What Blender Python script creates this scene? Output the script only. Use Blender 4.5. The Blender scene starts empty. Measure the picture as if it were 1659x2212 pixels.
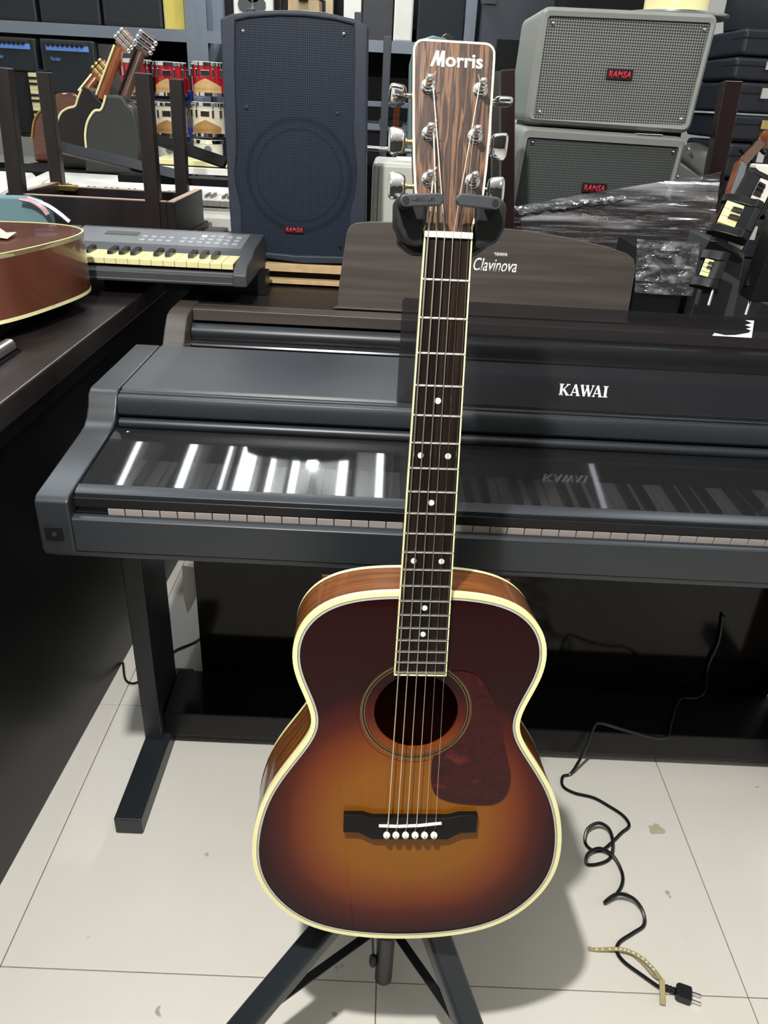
import bpy, bmesh, math, random
import numpy as np
from mathutils import Vector, Matrix
random.seed(7)
SC = bpy.context.scene
COL = SC.collection

# ------------------------------------------------------------------ camera
FX, CX, CY, CAMH = 1660.0, 829.5, 1106.0, 1.25
_a = np.array([855 - CX, 211 - CY, FX]); _Y = _a / np.linalg.norm(_a)
_k = -(_a[0] + _a[1] * .048) / FX
_b = np.array([1, .048, _k]); _X = _b / np.linalg.norm(_b)
_Z = np.cross(_X, _Y)
if _Z[1] > 0: _Z = -_Z
RW = np.array([_X, _Y, _Z])                      # world = RW @ camera(x right, y down, z forward)
cam_d = bpy.data.cameras.new('camera')
cam = bpy.data.objects.new('camera', cam_d); COL.objects.link(cam)
cr, cd, cf = RW[:, 0], RW[:, 1], RW[:, 2]
cam.matrix_world = Matrix(((cr[0], -cd[0], -cf[0], 0), (cr[1], -cd[1], -cf[1], 0), (cr[2], -cd[2], -cf[2], CAMH), (0, 0, 0, 1)))
cam_d.sensor_fit = 'HORIZONTAL'; cam_d.sensor_width = 36.0; cam_d.lens = 36.0 * FX / 1659.0
cam_d.clip_start = .02; cam_d.clip_end = 50
SC.camera = cam

# ------------------------------------------------------------------ world, lamps, exposure
world = bpy.data.worlds.new('world'); SC.world = world; world.use_nodes = True
bg = world.node_tree.nodes['Background']; bg.inputs[0].default_value = (.85, .92, 1, 1); bg.inputs[1].default_value = .08
SC.view_settings.view_transform = 'Standard'
try: SC.view_settings.look = 'None'
except Exception: pass
SC.view_settings.exposure = 0.0; SC.view_settings.gamma = 1.0
SC.view_settings.use_curve_mapping = False

def lamp(name, kind, loc, energy, color=(1, 1, 1), size=.1, size_y=None, rot=(0, 0, 0)):
    d = bpy.data.lights.new(name, kind); d.energy = energy; d.color = color
    if kind == 'AREA':
        d.size = size
        if size_y: d.shape = 'RECTANGLE'; d.size_y = size_y
    elif kind in ('POINT', 'SPOT'): d.shadow_soft_size = size
    o = bpy.data.objects.new(name, d); o.location = loc; o.rotation_euler = rot; COL.objects.link(o)
    return o
KEY = (-.265, .10, 2.14)
lamp('pendant_bulb_light', 'POINT', KEY, 165, (1, .98, .945), .028)
TUBES = [(-2.0, 3.5, .06), (-1.40, 3.5, .03), (-1.08, 3.5, .045), (-.86, 3.5, .02), (-.745, 3.5, .09), (-.60, 3.5, .03), (-.47, 3.5, .04), (-.20, 3.5, .05), (.01, 3.5, .04), (1.25, 3.5, .03)]
for tx, ty, tw in TUBES:
    lamp('ceiling_tube_light', 'AREA', (tx, ty, 2.78), 62 * tw, (.9, .95, 1), tw, 1.2)
FILL_PANELS = [(-1.3, 1.7), (1.3, 1.7), (-1.2, -1.2), (1.2, -1.2)]  # unseen panels added for ambient fill
for tx, ty in FILL_PANELS:
    lamp('fill_panel_light', 'AREA', (tx, ty, 2.78), 16 if ty > 0 else 3, (.88, .94, 1), .5, .5)
SPOT = (-.354, 3.455, 2.60)
lamp('ceiling_bulb_light', 'POINT', SPOT, 55, (.92, .96, 1), .03)

def ray(px, py): return RW @ np.array([(px - CX) / FX, (py - CY) / FX, 1.0])
def at(px, py, y):                               # the point at distance y in front of the camera seen in this direction
    r = ray(px, py); t = y / r[1]; return Vector((r[0] * t, y, CAMH + r[2] * t))
def atz(px, py, z):
    r = ray(px, py); t = (z - CAMH) / r[2]; return Vector((r[0] * t, r[1] * t, z))

# ------------------------------------------------------------------ materials
def srgb(r, g, b):
    f = lambda c: (c / 255 / 12.92) if c / 255 <= .04045 else ((c / 255 + .055) / 1.055) ** 2.4
    return (f(r), f(g), f(b), 1)
def newmat(name):
    m = bpy.data.materials.new(name); m.use_nodes = True
    nt = m.node_tree; return m, nt, nt.nodes['Principled BSDF']
def N(nt, typ, **kw):
    n = nt.nodes.new(typ)
    for k, v in kw.items(): setattr(n, k, v)
    return n
def mat(name, col, rough=.5, metal=0, var=.12, scale=30, bump=0, spec=.5, coat=0, stretch=(1, 1, 1), emit=0):
    m, nt, p = newmat(name)
    tc = N(nt, 'ShaderNodeTexCoord'); mp = N(nt, 'ShaderNodeMapping'); mp.inputs['Scale'].default_value = stretch
    nz = N(nt, 'ShaderNodeTexNoise'); nz.inputs['Scale'].default_value = scale; nz.inputs['Detail'].default_value = 3
    nt.links.new(tc.outputs['Object'], mp.inputs[0]); nt.links.new(mp.outputs[0], nz.inputs['Vector'])
    cr_ = N(nt, 'ShaderNodeValToRGB')
    cr_.color_ramp.elements[0].position = .3; cr_.color_ramp.elements[1].position = .7
    c = col
    cr_.color_ramp.elements[0].color = (c[0] * (1 - var), c[1] * (1 - var), c[2] * (1 - var), 1)
    cr_.color_ramp.elements[1].color = (min(1, c[0] * (1 + var)), min(1, c[1] * (1 + var)), min(1, c[2] * (1 + var)), 1)
    nt.links.new(nz.outputs['Fac'], cr_.inputs[0]); nt.links.new(cr_.outputs[0], p.inputs['Base Color'])
    p.inputs['Roughness'].default_value = rough; p.inputs['Metallic'].default_value = metal
    p.inputs['Specular IOR Level'].default_value = spec; p.inputs['Coat Weight'].default_value = coat
    p.inputs['Coat Roughness'].default_value = .05
    if bump:
        bp = N(nt, 'ShaderNodeBump'); bp.inputs['Strength'].default_value = bump; bp.inputs['Distance'].default_value = .002
        nt.links.new(nz.outputs['Fac'], bp.inputs['Height']); nt.links.new(bp.outputs[0], p.inputs['Normal'])
    if emit:
        p.inputs['Emission Color'].default_value = col; p.inputs['Emission Strength'].default_value = emit
    return m
def glassy(name, tint, refl_rough=.03, fres=1.45, haze=0, hazecol=(.3, .3, .3, 1)):
    m = bpy.data.materials.new(name); m.use_nodes = True; nt = m.node_tree; nt.nodes.clear()
    o = N(nt, 'ShaderNodeOutputMaterial'); tr = N(nt, 'ShaderNodeBsdfTransparent'); tr.inputs[0].default_value = tint
    gl = N(nt, 'ShaderNodeBsdfGlossy'); gl.inputs['Roughness'].default_value = refl_rough
    f0 = ((fres - 1) / (fres + 1)) ** 2                # Schlick, the same from both faces of the thin sheet
    lw = N(nt, 'ShaderNodeLayerWeight'); lw.inputs[0].default_value = .5
    pw = N(nt, 'ShaderNodeMath', operation='POWER'); pw.inputs[1].default_value = 5; nt.links.new(lw.outputs['Facing'], pw.inputs[0])
    fr = N(nt, 'ShaderNodeMath', operation='MULTIPLY_ADD'); fr.inputs[1].default_value = 1 - f0; fr.inputs[2].default_value = f0; nt.links.new(pw.outputs[0], fr.inputs[0])
    mx = N(nt, 'ShaderNodeMixShader'); nt.links.new(fr.outputs[0], mx.inputs[0])
    base = tr.outputs[0]
    if haze:
        df = N(nt, 'ShaderNodeBsdfDiffuse'); df.inputs[0].default_value = hazecol
        m2 = N(nt, 'ShaderNodeMixShader'); m2.inputs[0].default_value = haze
        nt.links.new(base, m2.inputs[1]); nt.links.new(df.outputs[0], m2.inputs[2]); base = m2.outputs[0]
    nt.links.new(base, mx.inputs[1]); nt.links.new(gl.outputs[0], mx.inputs[2]); nt.links.new(mx.outputs[0], o.inputs[0])
    return m
def wood(name, cols, stretch=(60, 2, 60), rough=.35, coat=0, scale=1.0, bump=.0, dist=1.5):
    m, nt, p = newmat(name)
    tc = N(nt, 'ShaderNodeTexCoord'); mp = N(nt, 'ShaderNodeMapping'); mp.inputs['Scale'].default_value = stretch
    nz = N(nt, 'ShaderNodeTexNoise'); nz.inputs['Scale'].default_value = scale; nz.inputs['Detail'].default_value = 5
    nz.inputs['Distortion'].default_value = dist * .2
    nt.links.new(tc.outputs['Object'], mp.inputs[0]); nt.links.new(mp.outputs[0], nz.inputs['Vector'])
    r = N(nt, 'ShaderNodeValToRGB'); els = r.color_ramp.elements
    n = len(cols)
    for i, c in enumerate(cols):
        pos = .3 + .4 * i / (n - 1)
        if i < 2: els[i].position = pos; els[i].color = c
        else: e = els.new(pos); e.color = c
    els[0].position = .3; els[1].position = .3 + .4 / (n - 1)
    nt.links.new(nz.outputs['Fac'], r.inputs[0]); nt.links.new(r.outputs[0], p.inputs['Base Color'])
    p.inputs['Roughness'].default_value = rough; p.inputs['Coat Weight'].default_value = coat; p.inputs['Coat Roughness'].default_value = .04
    if bump:
        bp = N(nt, 'ShaderNodeBump'); bp.inputs['Strength'].default_value = bump; bp.inputs['Distance'].default_value = .001
        nt.links.new(nz.outputs['Fac'], bp.inputs['Height']); nt.links.new(bp.outputs[0], p.inputs['Normal'])
    return m
def grille(name, col, hole, scale, rough=.45, mask=.32):
    """perforated sheet metal: a fine honeycomb of dark round holes"""
    m, nt, p = newmat(name)
    tc = N(nt, 'ShaderNodeTexCoord'); mp = N(nt, 'ShaderNodeMapping'); mp.inputs['Scale'].default_value = (scale, 0, scale * 1.0)
    vo = N(nt, 'ShaderNodeTexVoronoi'); vo.inputs['Scale'].default_value = 1; vo.inputs['Randomness'].default_value = 0
    vo.voronoi_dimensions = '3D'
    nt.links.new(tc.outputs['Object'], mp.inputs[0]); nt.links.new(mp.outputs[0], vo.inputs['Vector'])
    r = N(nt, 'ShaderNodeValToRGB'); r.color_ramp.elements[0].position = mask; r.color_ramp.elements[1].position = mask + .08
    r.color_ramp.elements[0].color = hole; r.color_ramp.elements[1].color = col
    nt.links.new(vo.outputs['Distance'], r.inputs[0]); nt.links.new(r.outputs[0], p.inputs['Base Color'])
    p.inputs['Roughness'].default_value = rough; p.inputs['Specular IOR Level'].default_value = .15
    return m

M = {}
M['charcoal'] = mat('charcoal_satin', srgb(36, 40, 45), .38, 0, .06, 8, .05)
M['charcoal_top'] = mat('charcoal_sheen_scuffed', srgb(54, 58, 63), .42, 0, .14, 5, .05)  # lighter than the charcoal body to carry the top's gloss reflection
M['black_satin'] = mat('black_satin', srgb(18, 18, 20), .35, 0, .1, 10, spec=.3)
M['black_matte'] = mat('black_matte', srgb(14, 14, 16), .6, 0, .15, 30, .1, spec=.2)
M['black_gloss'] = mat('black_gloss', srgb(14, 13, 14), .08, 0, .1, 10)
M['rubber'] = mat('grey_rubber', srgb(44, 46, 50), .5, 0, .08, 60, .1)
M['rubber_dark'] = mat('dark_rubber', srgb(18, 19, 22), .45, 0, .08, 60, .1)
M['white_key'] = mat('white_key_plastic', srgb(214, 206, 196), .25, 0, .03, 5)
M['shaded_key'] = mat('shaded_key_plastic', srgb(150, 141, 136), .3, 0, .03, 5)  # white key plastic darkened for the shade under the lid lip
M['yellow_key'] = mat('yellowed_key_plastic', srgb(222, 214, 160), .3, 0, .05, 5)
M['black_key'] = mat('black_key_plastic', srgb(14, 14, 15), .25, 0, .05, 5)
M['cream'] = mat('cream_binding', srgb(232, 226, 170), .3, 0, .05, 20, coat=.4)
M['ivory'] = mat('ivory_plastic', srgb(240, 238, 226), .3, 0, .02, 10)
M['chrome'] = mat('chrome', (.75, .75, .77, 1), .07, 1, .02, 10)
M['steel'] = mat('brushed_steel', (.6, .6, .62, 1), .28, 1, .06, 40)
M['fretwire'] = mat('fret_wire', (.78, .78, .76, 1), .22, 1, .02, 40)
M['string'] = mat('wound_string', (.85, .8, .7, 1), .35, 1, .05, 400)
M['string_plain'] = mat('plain_string', (.75, .75, .78, 1), .25, 1, .05, 400)
M['brass'] = mat('brass', (.7, .52, .22, 1), .3, 1, .08, 40)
M['pearl'] = mat('pearl_inlay', srgb(215, 228, 218), .25, 0, .1, 80)
M['zebra'] = wood('striped_rosewood', [srgb(26, 15, 13), srgb(58, 38, 30), srgb(36, 22, 19), srgb(104, 74, 52), srgb(30, 19, 17), srgb(62, 42, 33)], (210, 5, 40), .25, .35, 1.0)
M['fingerboard'] = wood('dark_fingerboard', [srgb(13, 9, 8), srgb(22, 15, 12), srgb(40, 27, 20)], (200, 4, 20), .5, 0, 1.0)
M['fingerboard'].node_tree.nodes['Principled BSDF'].inputs['Specular IOR Level'].default_value = .15
M['side_wood'] = wood('brown_side_wood', [srgb(78, 42, 20), srgb(108, 62, 28), srgb(128, 78, 36)], (9, 9, 160), .22, .5, 1.2)
M['side_dark'] = wood('dark_mahogany_side', [srgb(70, 32, 18), srgb(92, 44, 24), srgb(104, 54, 30)], (9, 9, 90), .15, .9, 1.0)
M['maroon_top'] = wood('brown_mahogany_top', [srgb(78, 40, 27), srgb(94, 52, 36), srgb(104, 60, 42)], (3, 30, 3), .25, .6, 1.0)
M['ebony'] = mat('ebony', srgb(16, 15, 16), .4, 0, .15, 60, spec=.15)
M['walnut'] = wood('grey_brown_walnut_laminate', [srgb(62, 56, 52), srgb(72, 65, 61), srgb(82, 74, 69)], (2.5, 40, 60), .42, 0, 1.2)
M['walnut_dark'] = wood('dark_walnut_laminate', [srgb(26, 22, 21), srgb(32, 27, 26), srgb(37, 31, 30)], (2.5, 40, 60), .35, 0, 1.2)
M['bench_wood'] = wood('near_black_brown_wood', [srgb(24, 19, 19), srgb(31, 25, 25), srgb(36, 30, 29)], (20, 20, 4), .35, 0, 1.2)
M['edge_wood'] = mat('bare_edge_wood', srgb(176, 150, 128), .6, 0, .1, 60)
M['mahogany'] = wood('deep_red_mahogany', [srgb(20, 8, 10), srgb(28, 12, 13), srgb(34, 16, 17)], (20, 20, 4), .25, .3, 1.2)
M['pa_grille'] = grille('blue_black_speaker_grille', srgb(42, 50, 64), srgb(15, 19, 26), 230, .5)
M['pa_body'] = mat('blue_black_speaker_shell', srgb(46, 51, 62), .45, 0, .06, 60, .1, spec=.25)
M['pa_ring'] = grille('speaker_cone_behind_grille', srgb(34, 41, 53), srgb(12, 15, 21), 230, .5)
M['silver_body'] = mat('silver_grey_speaker_shell', srgb(130, 133, 128), .4, 0, .04, 20)
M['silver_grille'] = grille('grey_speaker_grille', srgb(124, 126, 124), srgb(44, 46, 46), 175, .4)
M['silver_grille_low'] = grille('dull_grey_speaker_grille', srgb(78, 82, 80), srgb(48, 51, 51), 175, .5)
M['badge_black'] = mat('badge_black', srgb(26, 12, 14), .4, 0, .05)
M['badge_red'] = mat('badge_red', srgb(205, 42, 62), .4, 0, .05)
M['white_print'] = mat('white_print', srgb(235, 238, 235), .4, 0, .02)
M['gold_print'] = mat('gold_print', srgb(176, 150, 120), .4, 0, .02)
M['cardboard'] = mat('cardboard', srgb(190, 162, 120), .85, 0, .12, 40, .2)
M['shelf_grey'] = mat('grey_shelf_paint', srgb(104, 112, 124), .4, 0, .05, 8)
M['amp_black'] = mat('amp_tolex', srgb(28, 30, 34), .6, 0, .2, 120, .4)
M['amp_cloth'] = grille('amp_cloth', srgb(52, 56, 60), srgb(24, 26, 28), 200, .8)
M['amp_blue'] = mat('amp_blue_panel', srgb(92, 140, 214), .4, 0, .05)
M['yellow_panel'] = mat('dull_yellow_panel', srgb(196, 180, 84), .6, 0, .06)
M['bowl_black'] = mat('black_gloss_guitar_back', srgb(24, 22, 22), .15, 0, .1)
M['grey_guitar'] = mat('dark_grey_satin_guitar_back', srgb(46, 48, 46), .45, 0, .06)
M['neck_wood'] = wood('orange_brown_neck', [srgb(110, 58, 30), srgb(140, 78, 42), srgb(156, 90, 52)], (30, 30, 4), .25, .5)
M['neck_dark'] = wood('dull_brown_neck', [srgb(72, 50, 44), srgb(88, 62, 54), srgb(96, 70, 60)], (30, 30, 4), .3, .3)
M['red_shell'] = mat('red_drum_shell', srgb(176, 16, 34), .2, 0, .05, coat=.5)
M['cream_shell'] = mat('cream_drum_shell', srgb(226, 216, 196), .25, 0, .04, coat=.4)
M['maple'] = wood('pale_maple', [srgb(190, 150, 96), srgb(206, 168, 114), srgb(216, 182, 130)], (3, 3, 60), .35)
M['tan_wood'] = wood('tan_wood', [srgb(150, 112, 62), srgb(166, 126, 74), srgb(176, 138, 84)], (3, 3, 60), .4)
M['blue_paint'] = mat('blue_paint', srgb(30, 50, 130), .3)
M['white_plastic'] = mat('white_keyboard_plastic', srgb(222, 220, 212), .35, 0, .03)
M['grey_panel'] = mat('grey_keyboard_panel', srgb(104, 106, 110), .45, 0, .04, 20)
M['grey_dark'] = mat('dark_grey_keyboard', srgb(58, 60, 63), .5, 0, .05, 20)
M['grey_button'] = mat('grey_button', srgb(150, 152, 156), .5, 0, .03)
M['lcd'] = mat('dull_display', srgb(88, 92, 90), .2)
M['navy'] = mat('slate_blue_panel', srgb(42, 48, 58), .5, 0, .06, 5)
M['case_black'] = mat('black_case_shell', srgb(32, 35, 41), .42, 0, .14, 14, .2, spec=.3)
M['teal_case'] = mat('teal_guitar_bag', srgb(96, 122, 124), .5, 0, .08, 12)
M['teal_cloth'] = mat('teal_cloth', srgb(104, 136, 142), .7, 0, .04, 12)
M['pink_film'] = mat('pink_shiny_plastic', srgb(188, 140, 150), .15, 0, .1, 12)
M['silver_case'] = mat('pale_silver_case', srgb(196, 198, 188), .4, 0, .04, 12)
M['off_white'] = mat('off_white_panel', srgb(214, 212, 204), .6, 0, .03)
M['beige_grille'] = grille('beige_grille', srgb(206, 186, 150), srgb(150, 130, 96), 200, .7)
M['paper'] = mat('tan_paper_scrap', srgb(186, 176, 152), .8, 0, .08, 60)
M['note_paper'] = mat('peach_paper', srgb(222, 186, 158), .8, 0, .04)
M['tie'] = mat('translucent_yellow_plastic', srgb(168, 154, 112), .35, 0, .05)
M['cable'] = mat('black_cable', srgb(20, 21, 22), .3, 0, .05)
M['grout'] = mat('grout', srgb(120, 112, 98), .9, 0, .1)
M['wall'] = mat('white_wall_paint', srgb(206, 206, 200), .8, 0, .03, 3)
M['wall_dark'] = mat('darkened_front_wall', srgb(44, 42, 40), .8, 0, .05, 3)  # wall behind the viewer, darkened to dim its reflection in the guitar
M['ceiling_paint'] = mat('ceiling_paint', srgb(190, 190, 186), .9, 0, .03, 3)
M['bulb'] = mat('bulb_glow', (1, .97, .9, 1), .5, 0, .01, emit=60)
M['tube_glow'] = mat('tube_glow', (.9, .95, 1, 1), .5, 0, .01, emit=7)
M['lid_acrylic'] = glassy('smoked_lid_acrylic', (.56, .57, .59, 1), .035, 1.6, .03, (.20, .20, .21, 1))
M['rest_acrylic'] = glassy('smoked_music_rest_acrylic', (.50, .49, .50, 1), .03, 1.5, .07, (.12, .12, .13, 1))
M['back_gloss'] = mat('glossy_dark_brown_panel', srgb(15, 11, 9), .1, 0, .08, 3, spec=.22)
# floor tile: pale polished stone with faint scuffs
def floor_mat():
    m, nt, p = newmat('polished_floor_tile')
    tc = N(nt, 'ShaderNodeTexCoord'); ge = N(nt, 'ShaderNodeNewGeometry')
    n1 = N(nt, 'ShaderNodeTexNoise'); n1.inputs['Scale'].default_value = 2.2; n1.inputs['Detail'].default_value = 4
    n2 = N(nt, 'ShaderNodeTexNoise'); n2.inputs['Scale'].default_value = 26; n2.inputs['Detail'].default_value = 2
    nt.links.new(ge.outputs['Position'], n1.inputs['Vector']); nt.links.new(ge.outputs['Position'], n2.inputs['Vector'])
    r = N(nt, 'ShaderNodeValToRGB'); e = r.color_ramp.elements
    e[0].position = .3; e[0].color = srgb(218, 214, 204); e[1].position = .7; e[1].color = srgb(225, 222, 214)
    nt.links.new(n1.outputs[0], r.inputs[0])
    r2 = N(nt, 'ShaderNodeValToRGB'); e2 = r2.color_ramp.elements
    e2[0].position = .24; e2[0].color = (.55, .53, .5, 1); e2[1].position = .27; e2[1].color = (1, 1, 1, 1)
    nt.links.new(n2.outputs[0], r2.inputs[0])
    mx = N(nt, 'ShaderNodeMix'); mx.data_type = 'RGBA'; mx.blend_type = 'MULTIPLY'; mx.inputs[0].default_value = 1
    nt.links.new(r.outputs[0], mx.inputs[6]); nt.links.new(r2.outputs[0], mx.inputs[7]); nt.links.new(mx.outputs[2], p.inputs['Base Color'])
    p.inputs['Roughness'].default_value = .3; p.inputs['Specular IOR Level'].default_value = .4
    return m
M['tile'] = floor_mat()
# sunburst: amber heart, red brown shoulder, near black rim (colour sprayed on the soundboard itself)
def sunburst():
    m, nt, p = newmat('sunburst_lacquer')
    tc = N(nt, 'ShaderNodeTexCoord'); sep = N(nt, 'ShaderNodeSeparateXYZ'); nt.links.new(tc.outputs['Object'], sep.inputs[0])
    def math_(op, a, b=None):
        n = N(nt, 'ShaderNodeMath', operation=op)
        for i, v in enumerate((a, b)):
            if v is None: continue
            if isinstance(v, (int, float)): n.inputs[i].default_value = v
            else: nt.links.new(v, n.inputs[i])
        return n.outputs[0]
    x = math_('DIVIDE', sep.outputs[0], .172)
    yy = math_('ADD', sep.outputs[1], .650)
    up_ = math_('DIVIDE', math_('MAXIMUM', yy, 0.0), .185)
    dn_ = math_('DIVIDE', math_('MINIMUM', yy, 0.0), .158)
    y = math_('ADD', up_, dn_)
    d = math_('SQRT', math_('ADD', math_('POWER', math_('ABSOLUTE', x), 2.6), math_('POWER', math_('ABSOLUTE', y), 2.2)))
    r = N(nt, 'ShaderNodeValToRGB'); e = r.color_ramp.elements
    cols = [(0, srgb(138, 84, 14)), (.40, srgb(132, 78, 14)), (.62, srgb(114, 52, 14)), (.80, srgb(74, 20, 10)), (.95, srgb(46, 5, 8)), (1.0, srgb(34, 3, 6))]
    e[0].position, e[0].color = cols[0]; e[1].position, e[1].color = cols[1]
    for po, c in cols[2:]: q = e.new(po); q.color = c
    nt.links.new(d, r.inputs[0])
    mp = N(nt, 'ShaderNodeMapping'); mp.inputs['Scale'].default_value = (420, 3, 3)
    nz = N(nt, 'ShaderNodeTexNoise'); nz.inputs['Scale'].default_value = 1
    nt.links.new(tc.outputs['Object'], mp.inputs[0]); nt.links.new(mp.outputs[0], nz.inputs['Vector'])
    g = N(nt, 'ShaderNodeValToRGB'); g.color_ramp.elements[0].color = (.86, .86, .86, 1); g.color_ramp.elements[1].color = (1.06, 1.06, 1.06, 1)
    nt.links.new(nz.outputs[0], g.inputs[0])
    mx = N(nt, 'ShaderNodeMix'); mx.data_type = 'RGBA'; mx.blend_type = 'MULTIPLY'; mx.inputs[0].default_value = 1
    nt.links.new(r.outputs[0], mx.inputs[6]); nt.links.new(g.outputs[0], mx.inputs[7]); nt.links.new(mx.outputs[2], p.inputs['Base Color'])
    p.inputs['Roughness'].default_value = .5; p.inputs['Specular IOR Level'].default_value = .05; p.inputs['Coat Weight'].default_value = .35; p.inputs['Coat Roughness'].default_value = .04
    return m
M['sunburst'] = sunburst()
M['tortoise'] = wood('tortoiseshell_plastic', [srgb(34, 7, 10), srgb(56, 11, 14), srgb(42, 8, 11), srgb(92, 26, 22)], (26, 44, 5), .3, .25, 1.2)
M['tortoise'].node_tree.nodes['Principled BSDF'].inputs['Specular IOR Level'].default_value = .1
def film_mat():
    m = bpy.data.materials.new('clear_stretch_film'); m.use_nodes = True; nt = m.node_tree; nt.nodes.clear()
    o = N(nt, 'ShaderNodeOutputMaterial'); tr = N(nt, 'ShaderNodeBsdfTransparent'); tr.inputs[0].default_value = (.9, .9, .92, 1)
    gl = N(nt, 'ShaderNodeBsdfGlossy'); gl.inputs['Roughness'].default_value = .18
    df = N(nt, 'ShaderNodeBsdfDiffuse'); df.inputs[0].default_value = (.5, .5, .52, 1)
    tc = N(nt, 'ShaderNodeTexCoord'); mp = N(nt, 'ShaderNodeMapping'); mp.inputs['Scale'].default_value = (1.6, 6, 26); mp.inputs['Rotation'].default_value = (0, .12, 0)
    nz = N(nt, 'ShaderNodeTexNoise'); nz.inputs['Scale'].default_value = 2; nz.inputs['Detail'].default_value = 4
    nt.links.new(tc.outputs['Object'], mp.inputs[0]); nt.links.new(mp.outputs[0], nz.inputs['Vector'])
    bp = N(nt, 'ShaderNodeBump'); bp.inputs['Strength'].default_value = 1; bp.inputs['Distance'].default_value = .02
    nt.links.new(nz.outputs[0], bp.inputs['Height']); nt.links.new(bp.outputs[0], gl.inputs['Normal'])
    r = N(nt, 'ShaderNodeValToRGB'); r.color_ramp.elements[0].position = .5; r.color_ramp.elements[1].position = .75
    r.color_ramp.elements[0].color = (.07, .07, .07, 1); r.color_ramp.elements[1].color = (.75, .75, .75, 1)
    nt.links.new(nz.outputs[0], r.inputs[0])
    m1 = N(nt, 'ShaderNodeMixShader'); nt.links.new(r.outputs[0], m1.inputs[0]); nt.links.new(tr.outputs[0], m1.inputs[1]); nt.links.new(df.outputs[0], m1.inputs[2])
    m2 = N(nt, 'ShaderNodeMixShader'); m2.inputs[0].default_value = .14
    nt.links.new(m1.outputs[0], m2.inputs[1]); nt.links.new(gl.outputs[0], m2.inputs[2]); nt.links.new(m2.outputs[0], o.inputs[0])
    return m
M['film'] = film_mat()
M['film_crumple'] = M['film'].copy(); M['film_crumple'].name = 'crumpled_stretch_film'
for n_ in M['film_crumple'].node_tree.nodes:
    if n_.type == 'MAPPING': n_.inputs['Scale'].default_value = (14, 10, 22); n_.inputs['Rotation'].default_value = (0, .6, 0)
M['film_bright'] = mat('crumpled_film_roll', srgb(150, 152, 158), .12, .6, .5, 60, 1.0)

# ------------------------------------------------------------------ mesh helpers
I4 = Matrix.Identity(4)
def bx(bm, x0, x1, y0, y1, z0, z1, T=None):
    vs = [bm.verts.new(Vector(p)) for p in ((x0, y0, z0), (x1, y0, z0), (x1, y1, z0), (x0, y1, z0), (x0, y0, z1), (x1, y0, z1), (x1, y1, z1), (x0, y1, z1))]
    if T is not None:
        for v in vs: v.co = T @ v.co
    for f in ((0, 3, 2, 1), (4, 5, 6, 7), (0, 1, 5, 4), (1, 2, 6, 5), (2, 3, 7, 6), (3, 0, 4, 7)): bm.faces.new([vs[i] for i in f])
    return vs
def B(*a, T=None):
    bm = bmesh.new(); bx(bm, *a, T=T); return bm
def BB(boxes, T=None):
    bm = bmesh.new()
    for b in boxes: bx(bm, *b, T=T)
    return bm
def prism(pts, plane, d0, d1, bm=None, T=None):
    """pts: 2-D outline; plane 'yz' extrudes along x, 'xz' along y, 'xy' along z"""
    bm = bm or bmesh.new()
    def mk(p, d):
        v = Vector((d, p[0], p[1])) if plane == 'yz' else Vector((p[0], d, p[1])) if plane == 'xz' else Vector((p[0], p[1], d))
        return bm.verts.new(T @ v if T is not None else v)
    a = [mk(p, d0) for p in pts]; b = [mk(p, d1) for p in pts]; n = len(pts)
    bm.faces.new(a); bm.faces.new(b[::-1])
    for i in range(n): bm.faces.new((a[i], b[i], b[(i + 1) % n], a[(i + 1) % n]))
    bmesh.ops.recalc_face_normals(bm, faces=bm.faces)
    return bm
def frame_of(d):
    d = d.normalized(); u = d.cross(Vector((0, 0, 1)))
    if u.length < 1e-3: u = Vector((1, 0, 0))
    u.normalize(); return u, d.cross(u)
def cyl(p0, p1, r0, r1=None, seg=16, bm=None, caps=True):
    bm = bm or bmesh.new(); p0 = Vector(p0); p1 = Vector(p1); r1 = r0 if r1 is None else r1
    u, v = frame_of(p1 - p0)
    A = [bm.verts.new(p0 + (u * math.cos(t) + v * math.sin(t)) * r0) for t in [2 * math.pi * i / seg for i in range(seg)]]
    Bv = [bm.verts.new(p1 + (u * math.cos(t) + v * math.sin(t)) * r1) for t in [2 * math.pi * i / seg for i in range(seg)]]
    for i in range(seg): bm.faces.new((A[i], A[(i + 1) % seg], Bv[(i + 1) % seg], Bv[i]))
    if caps: bm.faces.new(A[::-1]); bm.faces.new(Bv)
    bmesh.ops.recalc_face_normals(bm, faces=bm.faces)
    return bm
def lathe(prof, org, axis, seg=24, bm=None):
    bm = bm or bmesh.new(); org = Vector(org); ax = Vector(axis).normalized(); u, v = frame_of(ax); rings = []
    for r, h in prof:
        rings.append([bm.verts.new(org + ax * h + (u * math.cos(2 * math.pi * i / seg) + v * math.sin(2 * math.pi * i / seg)) * max(r, 1e-5)) for i in range(seg)])
    for a, b in zip(rings, rings[1:]):
        for i in range(seg): bm.faces.new((a[i], a[(i + 1) % seg], b[(i + 1) % seg], b[i]))
    bm.faces.new(rings[0][::-1]); bm.faces.new(rings[-1])
    bmesh.ops.recalc_face_normals(bm, faces=bm.faces)
    return bm
def catmull(pts, n=6):
    P = [Vector(p) for p in pts]; P = [P[0] * 2 - P[1]] + P + [P[-1] * 2 - P[-2]]; out = []
    for i in range(1, len(P) - 2):
        for k in range(n):
            t = k / n; a, b, c, d = P[i - 1], P[i], P[i + 1], P[i + 2]
            out.append(.5 * ((2 * b) + (c - a) * t + (2 * a - 5 * b + 4 * c - d) * t * t + (3 * b - 3 * c + d - a) * t ** 3))
    out.append(P[-2]); return out
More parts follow.
